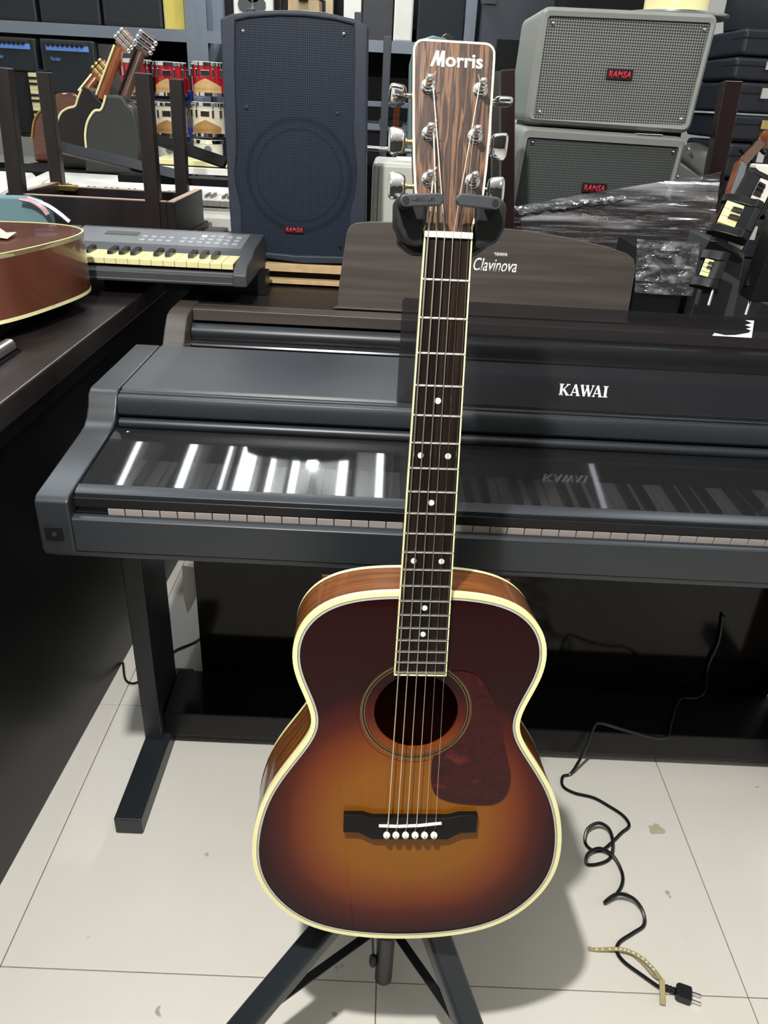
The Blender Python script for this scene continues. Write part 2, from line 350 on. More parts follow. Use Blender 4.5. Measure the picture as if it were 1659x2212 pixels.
def tube(pts, r, seg=8, bm=None, smooth=0, flat=None):
    bm = bm or bmesh.new(); P = catmull(pts, smooth) if smooth else [Vector(p) for p in pts]; rings = []
    pu = None
    for i, p in enumerate(P):
        d = (P[min(i + 1, len(P) - 1)] - P[max(i - 1, 0)]).normalized()
        if pu is None: u, v = frame_of(d)
        else:
            u = (pu - d * pu.dot(d)); u = u.normalized() if u.length > 1e-5 else frame_of(d)[0]; v = d.cross(u)
        pu = u; rr = r[i] if isinstance(r, (list, tuple)) else r
        f = flat or (1, 1)
        rings.append([bm.verts.new(p + (u * math.cos(2 * math.pi * k / seg) * f[0] + v * math.sin(2 * math.pi * k / seg) * f[1]) * rr) for k in range(seg)])
    for a, b in zip(rings, rings[1:]):
        for i in range(seg): bm.faces.new((a[i], a[(i + 1) % seg], b[(i + 1) % seg], b[i]))
    bm.faces.new(rings[0][::-1]); bm.faces.new(rings[-1])
    bmesh.ops.recalc_face_normals(bm, faces=bm.faces)
    return bm
def rrect(x0, x1, y0, y1, r, n=5):
    out = []
    for cx_, cy_, a0 in ((x1 - r, y1 - r, 0), (x0 + r, y1 - r, 90), (x0 + r, y0 + r, 180), (x1 - r, y0 + r, 270)):
        for i in range(n + 1):
            a = math.radians(a0 + 90 * i / n); out.append((cx_ + r * math.cos(a), cy_ + r * math.sin(a)))
    return out
def inset(pts, d):
    n = len(pts); out = []; A = sum(pts[i][0] * pts[(i + 1) % n][1] - pts[(i + 1) % n][0] * pts[i][1] for i in range(n)); s = 1 if A > 0 else -1
    for i in range(n):
        x0, y0 = pts[i - 1]; x1, y1 = pts[(i + 1) % n]; tx, ty = x1 - x0, y1 - y0; L = math.hypot(tx, ty) or 1
        out.append((pts[i][0] - s * ty / L * d, pts[i][1] + s * tx / L * d))
    return out
def ring(o, i, h, bm=None, T=None, th=0):
    bm = bm or bmesh.new(); n = len(o)
    mk = lambda p, hh: bm.verts.new((T or I4) @ Vector((p[0], p[1], hh)))
    a = [mk(p, h) for p in o]; b = [mk(p, h) for p in i]
    for k in range(n): bm.faces.new((a[k], a[(k + 1) % n], b[(k + 1) % n], b[k]))
    if th:
        c = [mk(p, h - th) for p in o]; d = [mk(p, h - th) for p in i]
        for k in range(n):
            j = (k + 1) % n
            bm.faces.new((a[k], c[k], c[j], a[j])); bm.faces.new((b[k], b[j], d[j], d[k])); bm.faces.new((c[k], d[k], d[j], c[j]))
    bmesh.ops.recalc_face_normals(bm, faces=bm.faces)
    return bm

WM = {}
def T_(name, label, cat, loc=(0, 0, 0), mtx=None, group=None, kind=None):
    o = bpy.data.objects.new(name, None); o.empty_display_size = .05; COL.objects.link(o)
    m = mtx if mtx is not None else Matrix.Translation(Vector(loc)); o.matrix_world = m; WM[o.name] = m.copy()
    if label: o['label'] = label
    if cat: o['category'] = cat
    if group: o['group'] = group
    if kind: o['kind'] = kind
    return o
def P_(name, bm, m, parent=None, frame=None, smooth=False, bevel=0, label=None, cat=None, group=None, kind=None, seg=2, mats=None):
    """link a bmesh (built in `frame`, world by default) as one mesh object, stored in its parent's own axes"""
    me = bpy.data.meshes.new(name)
    fr = frame if frame is not None else I4
    pm = WM[parent.name] if parent is not None else I4
    org = None
    if parent is None:
        bm.verts.ensure_lookup_table(); c = Vector((0, 0, 0))
        for v in bm.verts: c += fr @ v.co
        c /= max(1, len(bm.verts)); zmin = min((fr @ v.co).z for v in bm.verts); c.z = zmin
        own = Matrix.Translation(c)
    else: own = I4
    bm.transform((pm @ own).inverted() @ fr)
    bm.to_mesh(me); bm.free()
    if smooth:
        for p in me.polygons: p.use_smooth = True
        try: me.set_sharp_from_angle(angle=math.radians(smooth if smooth is not True else 40))
        except Exception: pass
    me.materials.append(M[m] if isinstance(m, str) else m)
    o = bpy.data.objects.new(name, me); COL.objects.link(o)
    if parent is not None: o.parent = parent; WM[o.name] = pm.copy()
    else: o.matrix_world = own; WM[o.name] = own.copy()
    if bevel:
        b = o.modifiers.new('bevel', 'BEVEL'); b.width = bevel; b.segments = seg; b.limit_method = 'ANGLE'; b.angle_limit = math.radians(35)
        for p in me.polygons: p.use_smooth = True
        b.harden_normals = True
    if label: o['label'] = label
    if cat: o['category'] = cat
    if group: o['group'] = group
    if kind: o['kind'] = kind
    return o
def copy_tree(o, parent=None):
    c = o.copy(); COL.objects.link(c); c.parent = parent
    for ch in list(o.children): copy_tree(ch, c)
    return c
def text_bm(s, width, height, shear=0, bold=0.0, ext=.0004):
    cu = bpy.data.curves.new('t', 'FONT'); cu.body = s; cu.size = 1; cu.shear = shear; cu.offset = bold; cu.resolution_u = 4
    ob = bpy.data.objects.new('t', cu); COL.objects.link(ob)
    dg = bpy.context.evaluated_depsgraph_get(); me = bpy.data.meshes.new_from_object(ob.evaluated_get(dg))
    bm = bmesh.new(); bm.from_mesh(me); bpy.data.objects.remove(ob); bpy.data.curves.remove(cu); bpy.data.meshes.remove(me)
    xs = [v.co.x for v in bm.verts]; ys = [v.co.y for v in bm.verts]; x0, x1, y0, y1 = min(xs), max(xs), min(ys), max(ys)
    for v in bm.verts: v.co = Vector(((v.co.x - (x0 + x1) / 2) / (x1 - x0) * width, (v.co.y - (y0 + y1) / 2) / (y1 - y0) * height, 0))
    ret = bmesh.ops.extrude_face_region(bm, geom=bm.faces[:])
    for g in ret['geom']:
        if isinstance(g, bmesh.types.BMVert): g.co.z += ext
    bmesh.ops.recalc_face_normals(bm, faces=bm.faces)
    return bm
def facing(c, right=(1, 0, 0), up=(0, 0, 1)):
    r = Vector(right).normalized(); u = Vector(up); u = (u - r * u.dot(r)).normalized(); n = r.cross(u)
    return Matrix(((r.x, u.x, n.x, c[0]), (r.y, u.y, n.y, c[1]), (r.z, u.z, n.z, c[2]), (0, 0, 0, 1)))
def strokes(lines, w, T=None, ext=.0006, bm=None):
    """flat pen strokes for lettering: (x0,y0,x1,y1[,w])"""
    bm = bm or bmesh.new()
    for s in lines:
        x0, y0, x1, y1 = s[:4]; ww = s[4] if len(s) > 4 else w
        d = Vector((x1 - x0, y1 - y0, 0)); n = Vector((-d.y, d.x, 0)).normalized() * ww / 2
        q = [Vector((x0, y0, 0)) + n, Vector((x0, y0, 0)) - n, Vector((x1, y1, 0)) - n, Vector((x1, y1, 0)) + n]
        prism([(p.x, p.y) for p in q], 'xy', 0, ext, bm)
    return bm

# ================================================================== THE ROOM
XL, XR, YB, YF, ZC = -2.6, 2.6, 4.75, -2.6, 2.85
P_('wall_back', B(XL - .1, XR + .1, YB, YB + .1, 0, ZC), 'wall', kind='structure')
P_('wall_left', B(XL - .1, XL, YF, YB, 0, ZC), 'wall', kind='structure')
P_('wall_right', B(XR, XR + .1, YF, YB, 0, ZC), 'wall', kind='structure')
P_('wall_front', B(XL - .1, XR + .1, YF - .1, YF, 0, ZC), 'wall_dark', kind='structure')
P_('ceiling', B(XL - .1, XR + .1, YF - .1, YB + .1, ZC, ZC + .08), 'ceiling_paint', kind='structure')
floor = P_('floor', B(XL - .1, XR + .1, YF - .1, YB + .1, -.06, -.0022), 'grout', kind='structure')
TP = .6016
tile0 = None
for i in range(-4, 4):
    for j in range(-5, 5):
        x0 = .0366 + i * TP; y0 = .728 + j * TP
        if x0 < -2 or x0 > 1.9: continue
        if tile0 is None:
            tile0 = P_('tile', B(x0 + .0008, x0 + TP - .0008, y0 + .0008, y0 + TP - .0008, -.006, 0), 'tile', floor, bevel=.0006, seg=1); t0 = (x0, y0)
        else:
            c = tile0.copy(); COL.objects.link(c); c.parent = floor; c.location = tile0.location + Vector((x0 - t0[0], y0 - t0[1], 0))

# ================================================================== SUNBURST GUITAR
N0 = Vector((.0534, .7276, 1.141))
UPv = Vector((-.0065, .1797, .9837)).normalized()
RTv = Vector((1, .052, 0)); RTv = (RTv - UPv * RTv.dot(UPv)).normalized(); NNv = RTv.cross(UPv)
GF = Matrix(((RTv.x, UPv.x, NNv.x, N0.x), (RTv.y, UPv.y, NNv.y, N0.y), (RTv.z, UPv.z, NNv.z, N0.z), (0, 0, 0, 1)))
OUT = [(-.3505, 0), (-.351, .03), (-.352, .05), (-.3545, .068), (-.3583, .0855), (-.364, .0995), (-.3715, .112), (-.3815, .1235), (-.3945, .132), (-.408, .137), (-.422, .1395), (-.4378, .1387), (-.4515, .1357), (-.4633, .131), (-.4776, .125), (-.49, .120), (-.5014, .1165), (-.5115, .1158), (-.5215, .1173), (-.5317, .1218), (-.545, .1305), (-.558, .139), (-.5773, .1525), (-.5956, .164), (-.6165, .1727), (-.6385, .1792), (-.6622, .1833), (-.6865, .1853), (-.707, .1841), (-.7269, .1793), (-.7455, .1712), (-.7642, .1586), (-.7823, .1424), (-.7963, .1229), (-.8068, .101), (-.8138, .0736), (-.8175, .0457), (-.8193, .018), (-.8194, 0)]
def smooth_outline(half, n=2, passes=2):
    pts = [(u, w) for w, u in half] + [(-u, w) for w, u in half[-2:0:-1]]
    for _ in range(passes):
        pts = [((pts[i - 1][0] + 2 * pts[i][0] + pts[(i + 1) % len(pts)][0]) / 4, (pts[i - 1][1] + 2 * pts[i][1] + pts[(i + 1) % len(pts)][1]) / 4) for i in range(len(pts))]
    P = [Vector((a, b, 0)) for a, b in pts]; out = []; L = len(P)
    for i in range(L):
        a, b, c, d = P[i - 1], P[i], P[(i + 1) % L], P[(i + 2) % L]
        for k in range(n):
            t = k / n; q = .5 * ((2 * b) + (c - a) * t + (2 * a - 5 * b + 4 * c - d) * t * t + (3 * b - 3 * c + d - a) * t ** 3)
            out.append((q.x, q.y))
    return out
BO = smooth_outline(OUT)
HOLE = (-.001, -.4955); HR = .0467
def plate_with_hole(outl, hole, hr, h, th, T=None):
    bm = bmesh.new(); n = len(outl); o = []; i_ = []
    for p in outl:
        a = math.atan2(p[1] - hole[1], p[0] - hole[0]); o.append(p); i_.append((hole[0] + hr * math.cos(a), hole[1] + hr * math.sin(a)))
    mid = [((a[0] + b[0]) / 2, (a[1] + b[1]) / 2) for a, b in zip(o, i_)]
    ring(o, mid, h, bm, T); ring(mid, i_, h, bm, T)
    ring(i_, i_, h, bm, T)
    bmesh.ops.remove_doubles(bm, verts=bm.verts, dist=1e-6)
    # thickness of the board at the hole
    v = [bm.verts.new((T or I4) @ Vector((p[0], p[1], h))) for p in i_]; w = [bm.verts.new((T or I4) @ Vector((p[0], p[1], h - th))) for p in i_]
    for k in range(n): bm.faces.new((v[k], w[k], w[(k + 1) % n], v[(k + 1) % n]))
    bmesh.ops.recalc_face_normals(bm, faces=bm.faces)
    return bm
def side_wall(outl, h0, h1, th=.0025, depth=None):
    bm = bmesh.new(); n = len(outl); inn = inset(outl, th)
    a = [bm.verts.new((p[0], p[1], h0)) for p in outl]; b = [bm.verts.new((p[0], p[1], depth(p[1]) if depth else h1)) for p in outl]
    c = [bm.verts.new((p[0], p[1], h0)) for p in inn]; d = [bm.verts.new((p[0], p[1], depth(p[1]) if depth else h1)) for p in inn]
    for k in range(n):
        j = (k + 1) % n
        bm.faces.new((a[k], a[j], b[j], b[k])); bm.faces.new((c[k], d[k], d[j], c[j])); bm.faces.new((a[k], c[k], c[j], a[j])); bm.faces.new((b[k], b[j], d[j], d[k]))
    bmesh.ops.recalc_face_normals(bm, faces=bm.faces)
    return bm
HS = -.008
bdep = lambda w: -.100 + .018 * max(0, (w + .70)) / .35
gt = T_('acoustic_guitar', 'sunburst acoustic guitar hanging upright in the black stand, facing the viewer', 'guitar', mtx=GF)
sb = P_('soundboard', plate_with_hole(inset(BO, .003), HOLE, HR, HS, .003), 'sunburst', gt, GF, smooth=True, label='amber to dark red sunburst top')
P_('sides', side_wall(BO, HS - .007, -.1, depth=lambda w: bdep(w) + .006), 'side_wood', gt, GF, smooth=True, label='glossy brown sides')
bk = bmesh.new(); vs_ = [bk.verts.new((p[0], p[1], bdep(p[1]))) for p in BO]; bk.faces.new(vs_[::-1])
P_('back', bk, 'side_dark', gt, GF)
b1 = ring(BO, inset(BO, .0052), HS + .0004, th=.0075)
bd = P_('binding', b1, 'cream', gt, GF, smooth=True, label='cream binding of the top edge')
pf = bmesh.new()
ring(inset(BO, .0052), inset(BO, .0060), HS + .00035, pf); ring(inset(BO, .0066), inset(BO, .0072), HS + .00035, pf); ring(inset(BO, .0078), inset(BO, .0085), HS + .00035, pf)
P_('purfling', pf, 'black_satin', bd, GF, label='thin dark purfling lines')
pf = bmesh.new()
ring(inset(BO, .0060), inset(BO, .0066), HS + .0004, pf); ring(inset(BO, .0072), inset(BO, .0078), HS + .0004, pf)
P_('purfling', pf, 'ivory', bd, GF, label='thin white purfling lines')
bb = bmesh.new(); oo = BO; ii = inset(BO, .004)
a = [bb.verts.new((p[0], p[1], bdep(p[1]) + .0065)) for p in oo]; b = [bb.verts.new((p[0], p[1], bdep(p[1]) - .0004)) for p in oo]
c = [bb.verts.new((p[0], p[1], bdep(p[1]) - .0004)) for p in ii]
for k in range(len(oo)):
    j = (k + 1) % len(oo); bb.faces.new((a[k], a[j], b[j], b[k])); bb.faces.new((b[k], b[j], c[j], c[k]))
bmesh.ops.recalc_face_normals(bb, faces=bb.faces)
for v in bb.verts:
    if True: v.co.x *= 1.004
P_('binding', bb, 'cream', gt, GF, smooth=True, label='cream binding of the back edge')
# rosette
def circ(c, r, n=72): return [(c[0] + r * math.cos(2 * math.pi * i / n), c[1] + r * math.sin(2 * math.pi * i / n)) for i in range(n)]
rs = bmesh.new()
for r0, r1 in ((.0565, .0573), (.0585, .0602), (.0612, .0617), (.0655, .0659)): ring(circ(HOLE, r1), circ(HOLE, r0), HS + .0003, rs)
P_('rosette', rs, 'black_satin', gt, GF, label='black rosette rings')
rs = bmesh.new()
for r0, r1 in ((.0573, .0577), (.0602, .0607), (.0617, .0620)): ring(circ(HOLE, r1), circ(HOLE, r0), HS + .0003, rs)
P_('rosette', rs, mat('rosette_tan', srgb(150, 120, 70), .3, 0, .1), gt, GF, label='tan rosette rings')
# pickguard
PG = [(.0315, -.4447), (.0401, -.4439), (.0525, -.4457), (.0628, -.4511), (.071, -.4607), (.0798, -.476), (.0876, -.4944), (.0938, -.5145), (.1007, -.5390), (.1064, -.5600), (.1105, -.5771), (.1104, -.597), (.1056, -.6095), (.097, -.6165), (.0867, -.6189), (.063, -.6178), (.0432, -.6145), (.0284, -.6076), (.0219, -.5976), (.0189, -.5839), (.0184, -.5613)]
PG = [(x + .002, y - .0) for x, y in PG]
arc = [(HOLE[0] + .0625 * math.cos(math.radians(t)), HOLE[1] + .0625 * math.sin(math.radians(t))) for t in range(-68, 54, 6)]
PGs = [(p.x, p.y) for p in catmull([(x, y, 0) for x, y in PG], 4)]
pgm = prism(PGs + arc, 'xy', HS + .0002, HS + .0014)
bmesh.ops.triangulate(pgm, faces=[f for f in pgm.faces if len(f.verts) > 4])
P_('pickguard', pgm, 'tortoise', gt, GF, label='dark red tortoiseshell pickguard')
# inside of the body and label
P_('inner_back', B(-.11, .11, -.78, -.37, -.094, -.092), 'side_dark', gt, GF)
# neck, heel, fingerboard
nk = bmesh.new(); rings = []
for w, hw, dp in ((.006, .0218, .019), (-.05, .0222, .020), (-.2, .0245, .0215), (-.30, .026, .023), (-.335, .0265, .032), (-.352, .0268, .075), (-.354, .0268, .085)):
    rings.append([nk.verts.new((-hw * math.cos(math.pi * k / 14), w, -.006 - dp * math.sin(math.pi * k / 14) ** .8)) for k in range(15)])
for a_, b_ in zip(rings, rings[1:]):
    for k in range(14): nk.faces.new((a_[k], a_[k + 1], b_[k + 1], b_[k]))
nk.faces.new(rings[0]); nk.faces.new(rings[-1][::-1]); bmesh.ops.recalc_face_normals(nk, faces=nk.faces)
P_('neck', nk, 'neck_dark', gt, GF, smooth=True)
hw = lambda w: .0219 + (.0285 - .0219) * (-w / .4455)
fb = prism([(-hw(0) + .0012, 0), (hw(0) - .0012, 0), (hw(-.4455) - .0012, -.444), (-hw(-.4455) + .0012, -.444)], 'xy', -.0065, 0)
fbo = P_('fingerboard', fb, 'fingerboard', gt, GF, label='dark rosewood fingerboard')
e = bmesh.new()
for s in (-1, 1):
    prism([(s * hw(0), 0), (s * (hw(0) - .0014), 0), (s * (hw(-.4455) - .0014), -.4455), (s * hw(-.4455), -.4455)], 'xy', -.0065, .0003, e)
bx(e, -hw(-.4455), hw(-.4455), -.4462, -.4448, -.0065, .0003)
P_('binding', e, 'cream', fbo, GF, label='cream fingerboard binding')
SL = .645
fw = lambda n: -(SL * (1 - 2 ** (-n / 12)))
f1 = None
for n in range(1, 21):
    w = fw(n); h = hw(w) - .0003
    P_('fret', tube([(-h, w, -.0002), (h, w, -.0002)], .0012, 8), 'fretwire', fbo, GF, smooth=True)
for n, us in ((5, (0,)), (7, (-.0135, .0135)), (9, (0,)), (12, (-.0143, .0143)), (15, (0,)), (17, (0,))):
    w = (fw(n) + fw(n - 1)) / 2
    for u in us: P_('inlay_dot', lathe([(.003, 0), (.003, .0002)], (u, w, 0.0001), (0, 0, 1), 20), 'pearl', fbo, GF)
P_('nut', B(-.0219, .0219, 0, .0055, -.006, .0022), 'ivory', gt, GF, bevel=.0006, label='white nut')
# headstock, tilted back
tb = math.radians(14)
uh = UPv * math.cos(tb) - NNv * math.sin(tb); nh = NNv * math.cos(tb) + UPv * math.sin(tb)
HF = Matrix(((RTv.x, uh.x, nh.x, N0.x), (RTv.y, uh.y, nh.y, N0.y), (RTv.z, uh.z, nh.z, N0.z), (0, 0, 0, 1)))
hh = [(.0221, .0045), (.0225, .011), (.0243, .0175), (.0274, .0245), (.0298, .033), (.0315, .042), (.0335, .065), (.0351, .095), (.0362, .13), (.0369, .160), (.0367, .1655), (.035, .1695), (.032, .172), (.0285, .1730)]
HOUT = hh + [(-x, y) for x, y in hh[::-1]]
hs = P_('headstock', prism(inset(HOUT, .0014), 'xy', -.0175, -.0038), 'zebra', gt, HF, label='striped rosewood headstock')
P_('binding', ring(HOUT, inset(HOUT, .0018), -.0036, th=.004), 'cream', hs, HF, label='cream headstock binding')
P_('headstock_core', prism(HOUT, 'xy', -.0185, -.0077), 'neck_dark', hs, HF)
tx = text_bm('orris', .0335, .0118, 0, .022); tx.transform(Matrix.Translation((.0092, .1558, -.0037)))
P_('lettering', tx, 'pearl', hs, HF, label='pearl maker lettering')
tx = prism([(-.0213 + x * .0126, .1498 + y * .0138) for x, y in ((0, 0), (.40, 1), (.60, 1), (.62, .42), (.80, 1), (1.02, 1), (1.0, 0), (.79, 0), (.80, .52), (.66, .06), (.50, .06), (.44, .52), (.20, 0))], 'xy', -.0037, -.0033)
bmesh.ops.triangulate(tx, faces=[f for f in tx.faces if len(f.verts) > 4])
P_('lettering', tx, 'pearl', hs, HF)
posts = [(-.0225, .1324, 1), (-.0203, .0915, 1), (-.0192, .0517, 1), (.0245, .1319, -1), (.0213, .0916, -1), (.0204, .0521, -1)]
ptops = []
for i, (u, w, s) in enumerate(posts):
    tm = P_('tuning_machine', lathe([(.0068, -.004), (.0068, -.0029), (.0062, -.0024), (.0048, -.0022), (.0048, .0005), (.0040, .0009)], (u, w, 0), (0, 0, 1), 24), 'chrome', gt, HF, smooth=True, label='chrome tuner with post and button')
    P_('hex_nut', lathe([(.0056, -.0029), (.0056, -.0004), (.005, .0004)], (u, w, 0), (0, 0, 1), 6), 'chrome', tm, HF)
    P_('post', lathe([(.0030, -.004), (.0030, .0065), (.0022, .0080), (.0022, .0100), (.0030, .0112), (.0031, .0136), (.0024, .0152), (.0008, .0158)], (u, w, 0), (0, 0, 1), 20), 'steel', tm, HF, smooth=60)
    ptops.append(HF @ Vector((u, w, .009)))
    # housing behind, shaft and button
    hb = B(u - .008, u + .008, w - .010, w + .010, -.030, -.0185); P_('gear_housing', hb, 'chrome', tm, HF, bevel=.002)
    ue = -s * 1
    xe = [.0485, .0475, .0465, .0492, .0468, .0455][i] * ue
    P_('shaft', lathe([(.0021, 0), (.0021, .012), (.0034, .0125), (.0034, .019), (.0021, .0195), (.0021, .026)], (u + ue * .006, w, -.0235), (ue, 0, 0), 14), mat('warm_chrome', (.75, .68, .5, 1), .15, 1, .02) if i == 0 else 'brass' if s > 0 else 'chrome', tm, HF, smooth=60)
    ang = [1.2, .15, .1, -1.3, .55, .2][i]
    bm = bmesh.new(); bmesh.ops.create_uvsphere(bm, u_segments=24, v_segments=16, radius=1)
    for v in bm.verts:
        q = v.co; sg = lambda t, pw: math.copysign(abs(t) ** pw, t)
        x_, y_, z_ = sg(q.x, .55), sg(q.y, .5), sg(q.z, .6)
        k = 1 - .22 * (x_ + 1) / 2
        v.co = Vector((x_ * .0084, y_ * .0130 * k, z_ * .0046 * (1 - .25 * abs(y_))))
    R_ = Matrix.Translation((xe, w, -.0235)) @ Matrix.Rotation(ang, 4, 'X') @ Matrix.Scale(-ue, 4, (1, 0, 0))
    bm.transform(R_); bmesh.ops.recalc_face_normals(bm, faces=bm.faces)
    P_('button', bm, 'chrome', tm, HF, smooth=28)
# bridge
hbz = HS
br = [(-.0777, -.6262), (-.056, -.6262), (-.050, -.6285), (-.044, -.6302), (.044, -.6302), (.050, -.6285), (.056, -.6262), (.0777, -.6262), (.0777, -.6502), (.060, -.6506), (.053, -.6545), (.044, -.6600), (-.044, -.6600), (-.053, -.6545), (-.060, -.6506), (-.0777, -.6502)]
bro = P_('bridge', prism([(x, y - .002) for x, y in br], 'xy', HS, HS + .0085), 'ebony', gt, GF, bevel=.0008, label='black belly bridge')
P_('saddle', tube([(-.0368, -.6418, .0012), (-.015, -.6413, .0028), (.010, -.6400, .0028), (.0355, -.6380, .0012)], .00155, 10, flat=(1, 1.4)), 'ivory', bro, GF, smooth=True, label='white saddle')
pins = [-.0276, -.0169, -.0057, .0054, .0164, .0274]
for u in pins:
    pn = P_('bridge_pin', lathe([(.0022, 0), (.0024, .0018), (.0040, .0026), (.0042, .0046), (.0034, .0062), (.0015, .0070)], (u, -.6525, HS + .0085), (0, 0, 1), 16), 'ivory', bro, GF, smooth=60)
    P_('pin_dot', lathe([(.0007, 0), (.0006, .0006)], (u, -.6525, HS + .0154), (0, 0, 1), 8), 'black_satin', pn, GF)
# strings
nutu = [-.0187, -.0112, -.0039, .0036, .0107, .0178]
order = [2, 1, 0, 3, 4, 5]; rad = [.0008, .0007, .0006, .0005, .00028, .00024]
for k in range(6):
    pp = GF.inverted() @ ptops[order[k]]
    side = 1 if k < 3 else -1
    tp = pp + Vector((side * .0026, 0, 0))
    pts = [(pins[k] + .0003, -.6498, HS + .0105), (pins[k] + .0007, -.6440, -.0006), (pins[k] + .0009, -.6408, .0052), (nutu[k], .0028, .0032), (tp.x, tp.y, tp.z)]
    st = tube(pts, rad[k], 6)
    for q in range(2): tube([tuple(pp + Vector((.0028 * math.cos(t), .0028 * math.sin(t), -.001 * q))) for t in [2 * math.pi * j / 12 for j in range(13)]], rad[k], 5, st)
    tube([tuple(pp + Vector((side * .0026, .001, 0))), tuple(pp + Vector((side * .005, .006, .003)))], rad[k] * .8, 5, st)
    P_('string', st, 'string' if k < 4 else 'string_plain', gt, GF, smooth=True)
# end strap button
P_('strap_button', lathe([(.004, 0), (.003, .004), (.006, .008), (.005, .011)], (0, -.819, -.055), (0, -1, 0), 12), 'cream', gt, GF, smooth=True)

# ================================================================== GUITAR STAND
st = T_('guitar_stand', 'black tripod guitar stand holding the sunburst guitar by its neck', 'stand', (.05, .70, 0))
yk = bmesh.new()
for s in (-1, 1):
    o = [(s * .0215, .034), (s * .044, .036), (s * .0505, .031), (s * .0500, .010), (s * .0440, -.002), (s * .034, -.0065), (s * .0235, -.0085), (s * .0232, .004), (s * .0222, .010)]
    if s > 0: o = o[::-1]
    o = [(x + .0015, y) for x, y in o]
    prism(o, 'xy', -.052, -.004, yk)
prism([(-.042, .026), (.045, .026), (.045, -.006), (.030, -.016), (-.028, -.016), (-.042, -.006)], 'xy', -.085, -.050, yk)
P_('yoke', yk, 'rubber_dark', st, GF, bevel=.004, seg=3, label='black moulded yoke around the neck')
def finger(x0, x1, w0, w1, tilt):
    r = .0052; a = Vector((x0, w0, 0)); b = Vector((x1, w1, 0)); d = (b - a).normalized(); n = Vector((-d.y, d.x, 0)); pts = []
    for k in range(9): t = math.pi / 2 + math.pi * k / 8; pts.append(a + d * r * math.cos(t) * 1.0 + n * r * math.sin(t))
    for k in range(9): t = -math.pi / 2 + math.pi * k / 8; pts.append(b + d * r * math.cos(t) + n * r * math.sin(t))
    return prism([(p.x, p.y) for p in pts], 'xy', .0125, .0205)
fl = P_('locking_arm', finger(-.0415, -.0135, .0284, .0305, 0), 'rubber', st, GF, bevel=.0014, seg=3, label='grey rubber arm with moulded lettering')
fr_ = P_('locking_arm', finger(.0075, .0370, .0313, .0295, 0), 'rubber', st, GF, bevel=.0014, seg=3, label='plain grey rubber arm')
for pr_, u, w in ((fl, -.0412, .0284), (fr_, .0363, .0296)):
    P_('pivot', lathe([(.0030, 0), (.0030, .0005), (.0024, .0005)], (u, w, .0204), (0, 0, 1), 20), 'rubber_dark', pr_, GF)
    P_('upright', cyl((u, w, -.045), (u, w, .013), .0068, .0064, 18), 'rubber_dark', pr_, GF, smooth=True)
tx = text_bm('HERCULES', .0195, .0030, .05, .004, .0002); tx.transform(Matrix.Translation((-.0262, .0297, .0205)) @ Matrix.Rotation(math.radians(4), 4, 'Z'))
P_('lettering', tx, 'rubber_dark', fl, GF)
ptop = GF @ Vector((0, .005, -.075)); pbot = Vector((.0465, .715, .035))
pk = lambda t: pbot + (ptop - pbot) * t
P_('upper_tube', cyl(pk(.45), ptop, .0085, seg=20), 'black_satin', st, smooth=True)
P_('lower_tube', cyl(pk(0), pk(.5), .0135, seg=20), 'charcoal', st, smooth=True)
P_('tube_collar', cyl(pk(.47), pk(.53), .017, seg=20), 'black_matte', st, smooth=True)
HUBL = Vector((.03, .68, .355)); HUBR = Vector((.066, .68, .36)); HUBB = Vector((.05, .73, .355))
def bar(p0, p1, w, t, upv=(0, 0, 1)):
    p0 = Vector(p0); p1 = Vector(p1); d = (p1 - p0).normalized(); n = Vector(upv); s = d.cross(n).normalized(); n = s.cross(d)
    bm = bmesh.new(); vs = []
    for p in (p0, p1):
        for a, b in ((-1, -1), (1, -1), (1, 1), (-1, 1)): vs.append(bm.verts.new(p + s * w / 2 * a + n * t / 2 * b))
    for f in ((0, 1, 2, 3), (7, 6, 5, 4), (0, 4, 5, 1), (1, 5, 6, 2), (2, 6, 7, 3), (3, 7, 4, 0)): bm.faces.new([vs[i] for i in f])
    bmesh.ops.recalc_face_normals(bm, faces=bm.faces)
    return bm
feet = [Vector((-.275, .485, .012)), Vector((.245, .445, .012)), Vector((.07, 1.02, .012))]
for hb, ft in zip((HUBL, HUBR, HUBB), feet):
    lg = P_('leg', bar(hb, ft, .036, .022), 'charcoal' if ft.y < .9 else 'black_satin', st, bevel=.006, seg=3)
    dd = (ft - hb).normalized()
    P_('rubber_foot', bar(ft - dd * .05, ft + dd * .004, .04, .026), 'rubber_dark', lg, bevel=.005)
    mid = hb + (ft - hb) * .56
    P_('brace', bar(pk(.115) + (mid - pk(.115)).normalized() * .012, mid, .0125, .003), 'black_satin', st)
P_('brace_ring', cyl(pk(.095), pk(.135), .0165, seg=20), 'black_matte', st, smooth=True)
P_('hub', cyl(pk(.27), pk(.34), .024, seg=20), 'black_matte', st, smooth=True)
P_('release_cord', tube([tuple(pk(.30) + Vector((-.018, -.01, 0))), tuple(pk(.2) + Vector((-.026, -.01, 0))), tuple(pk(.12) + Vector((-.024, -.01, .02))), tuple(pk(.05) + Vector((-.018, -.005, 0)))], .0018, 6, smooth=4), 'black_satin', st, smooth=True)
P_('cord_knob', lathe([(.004, 0), (.006, .006), (.006, .02), (.003, .026)], tuple(pk(.04) + Vector((-.018, -.005, -.01))), (0, 0, 1), 12), 'black_satin', st, smooth=True)

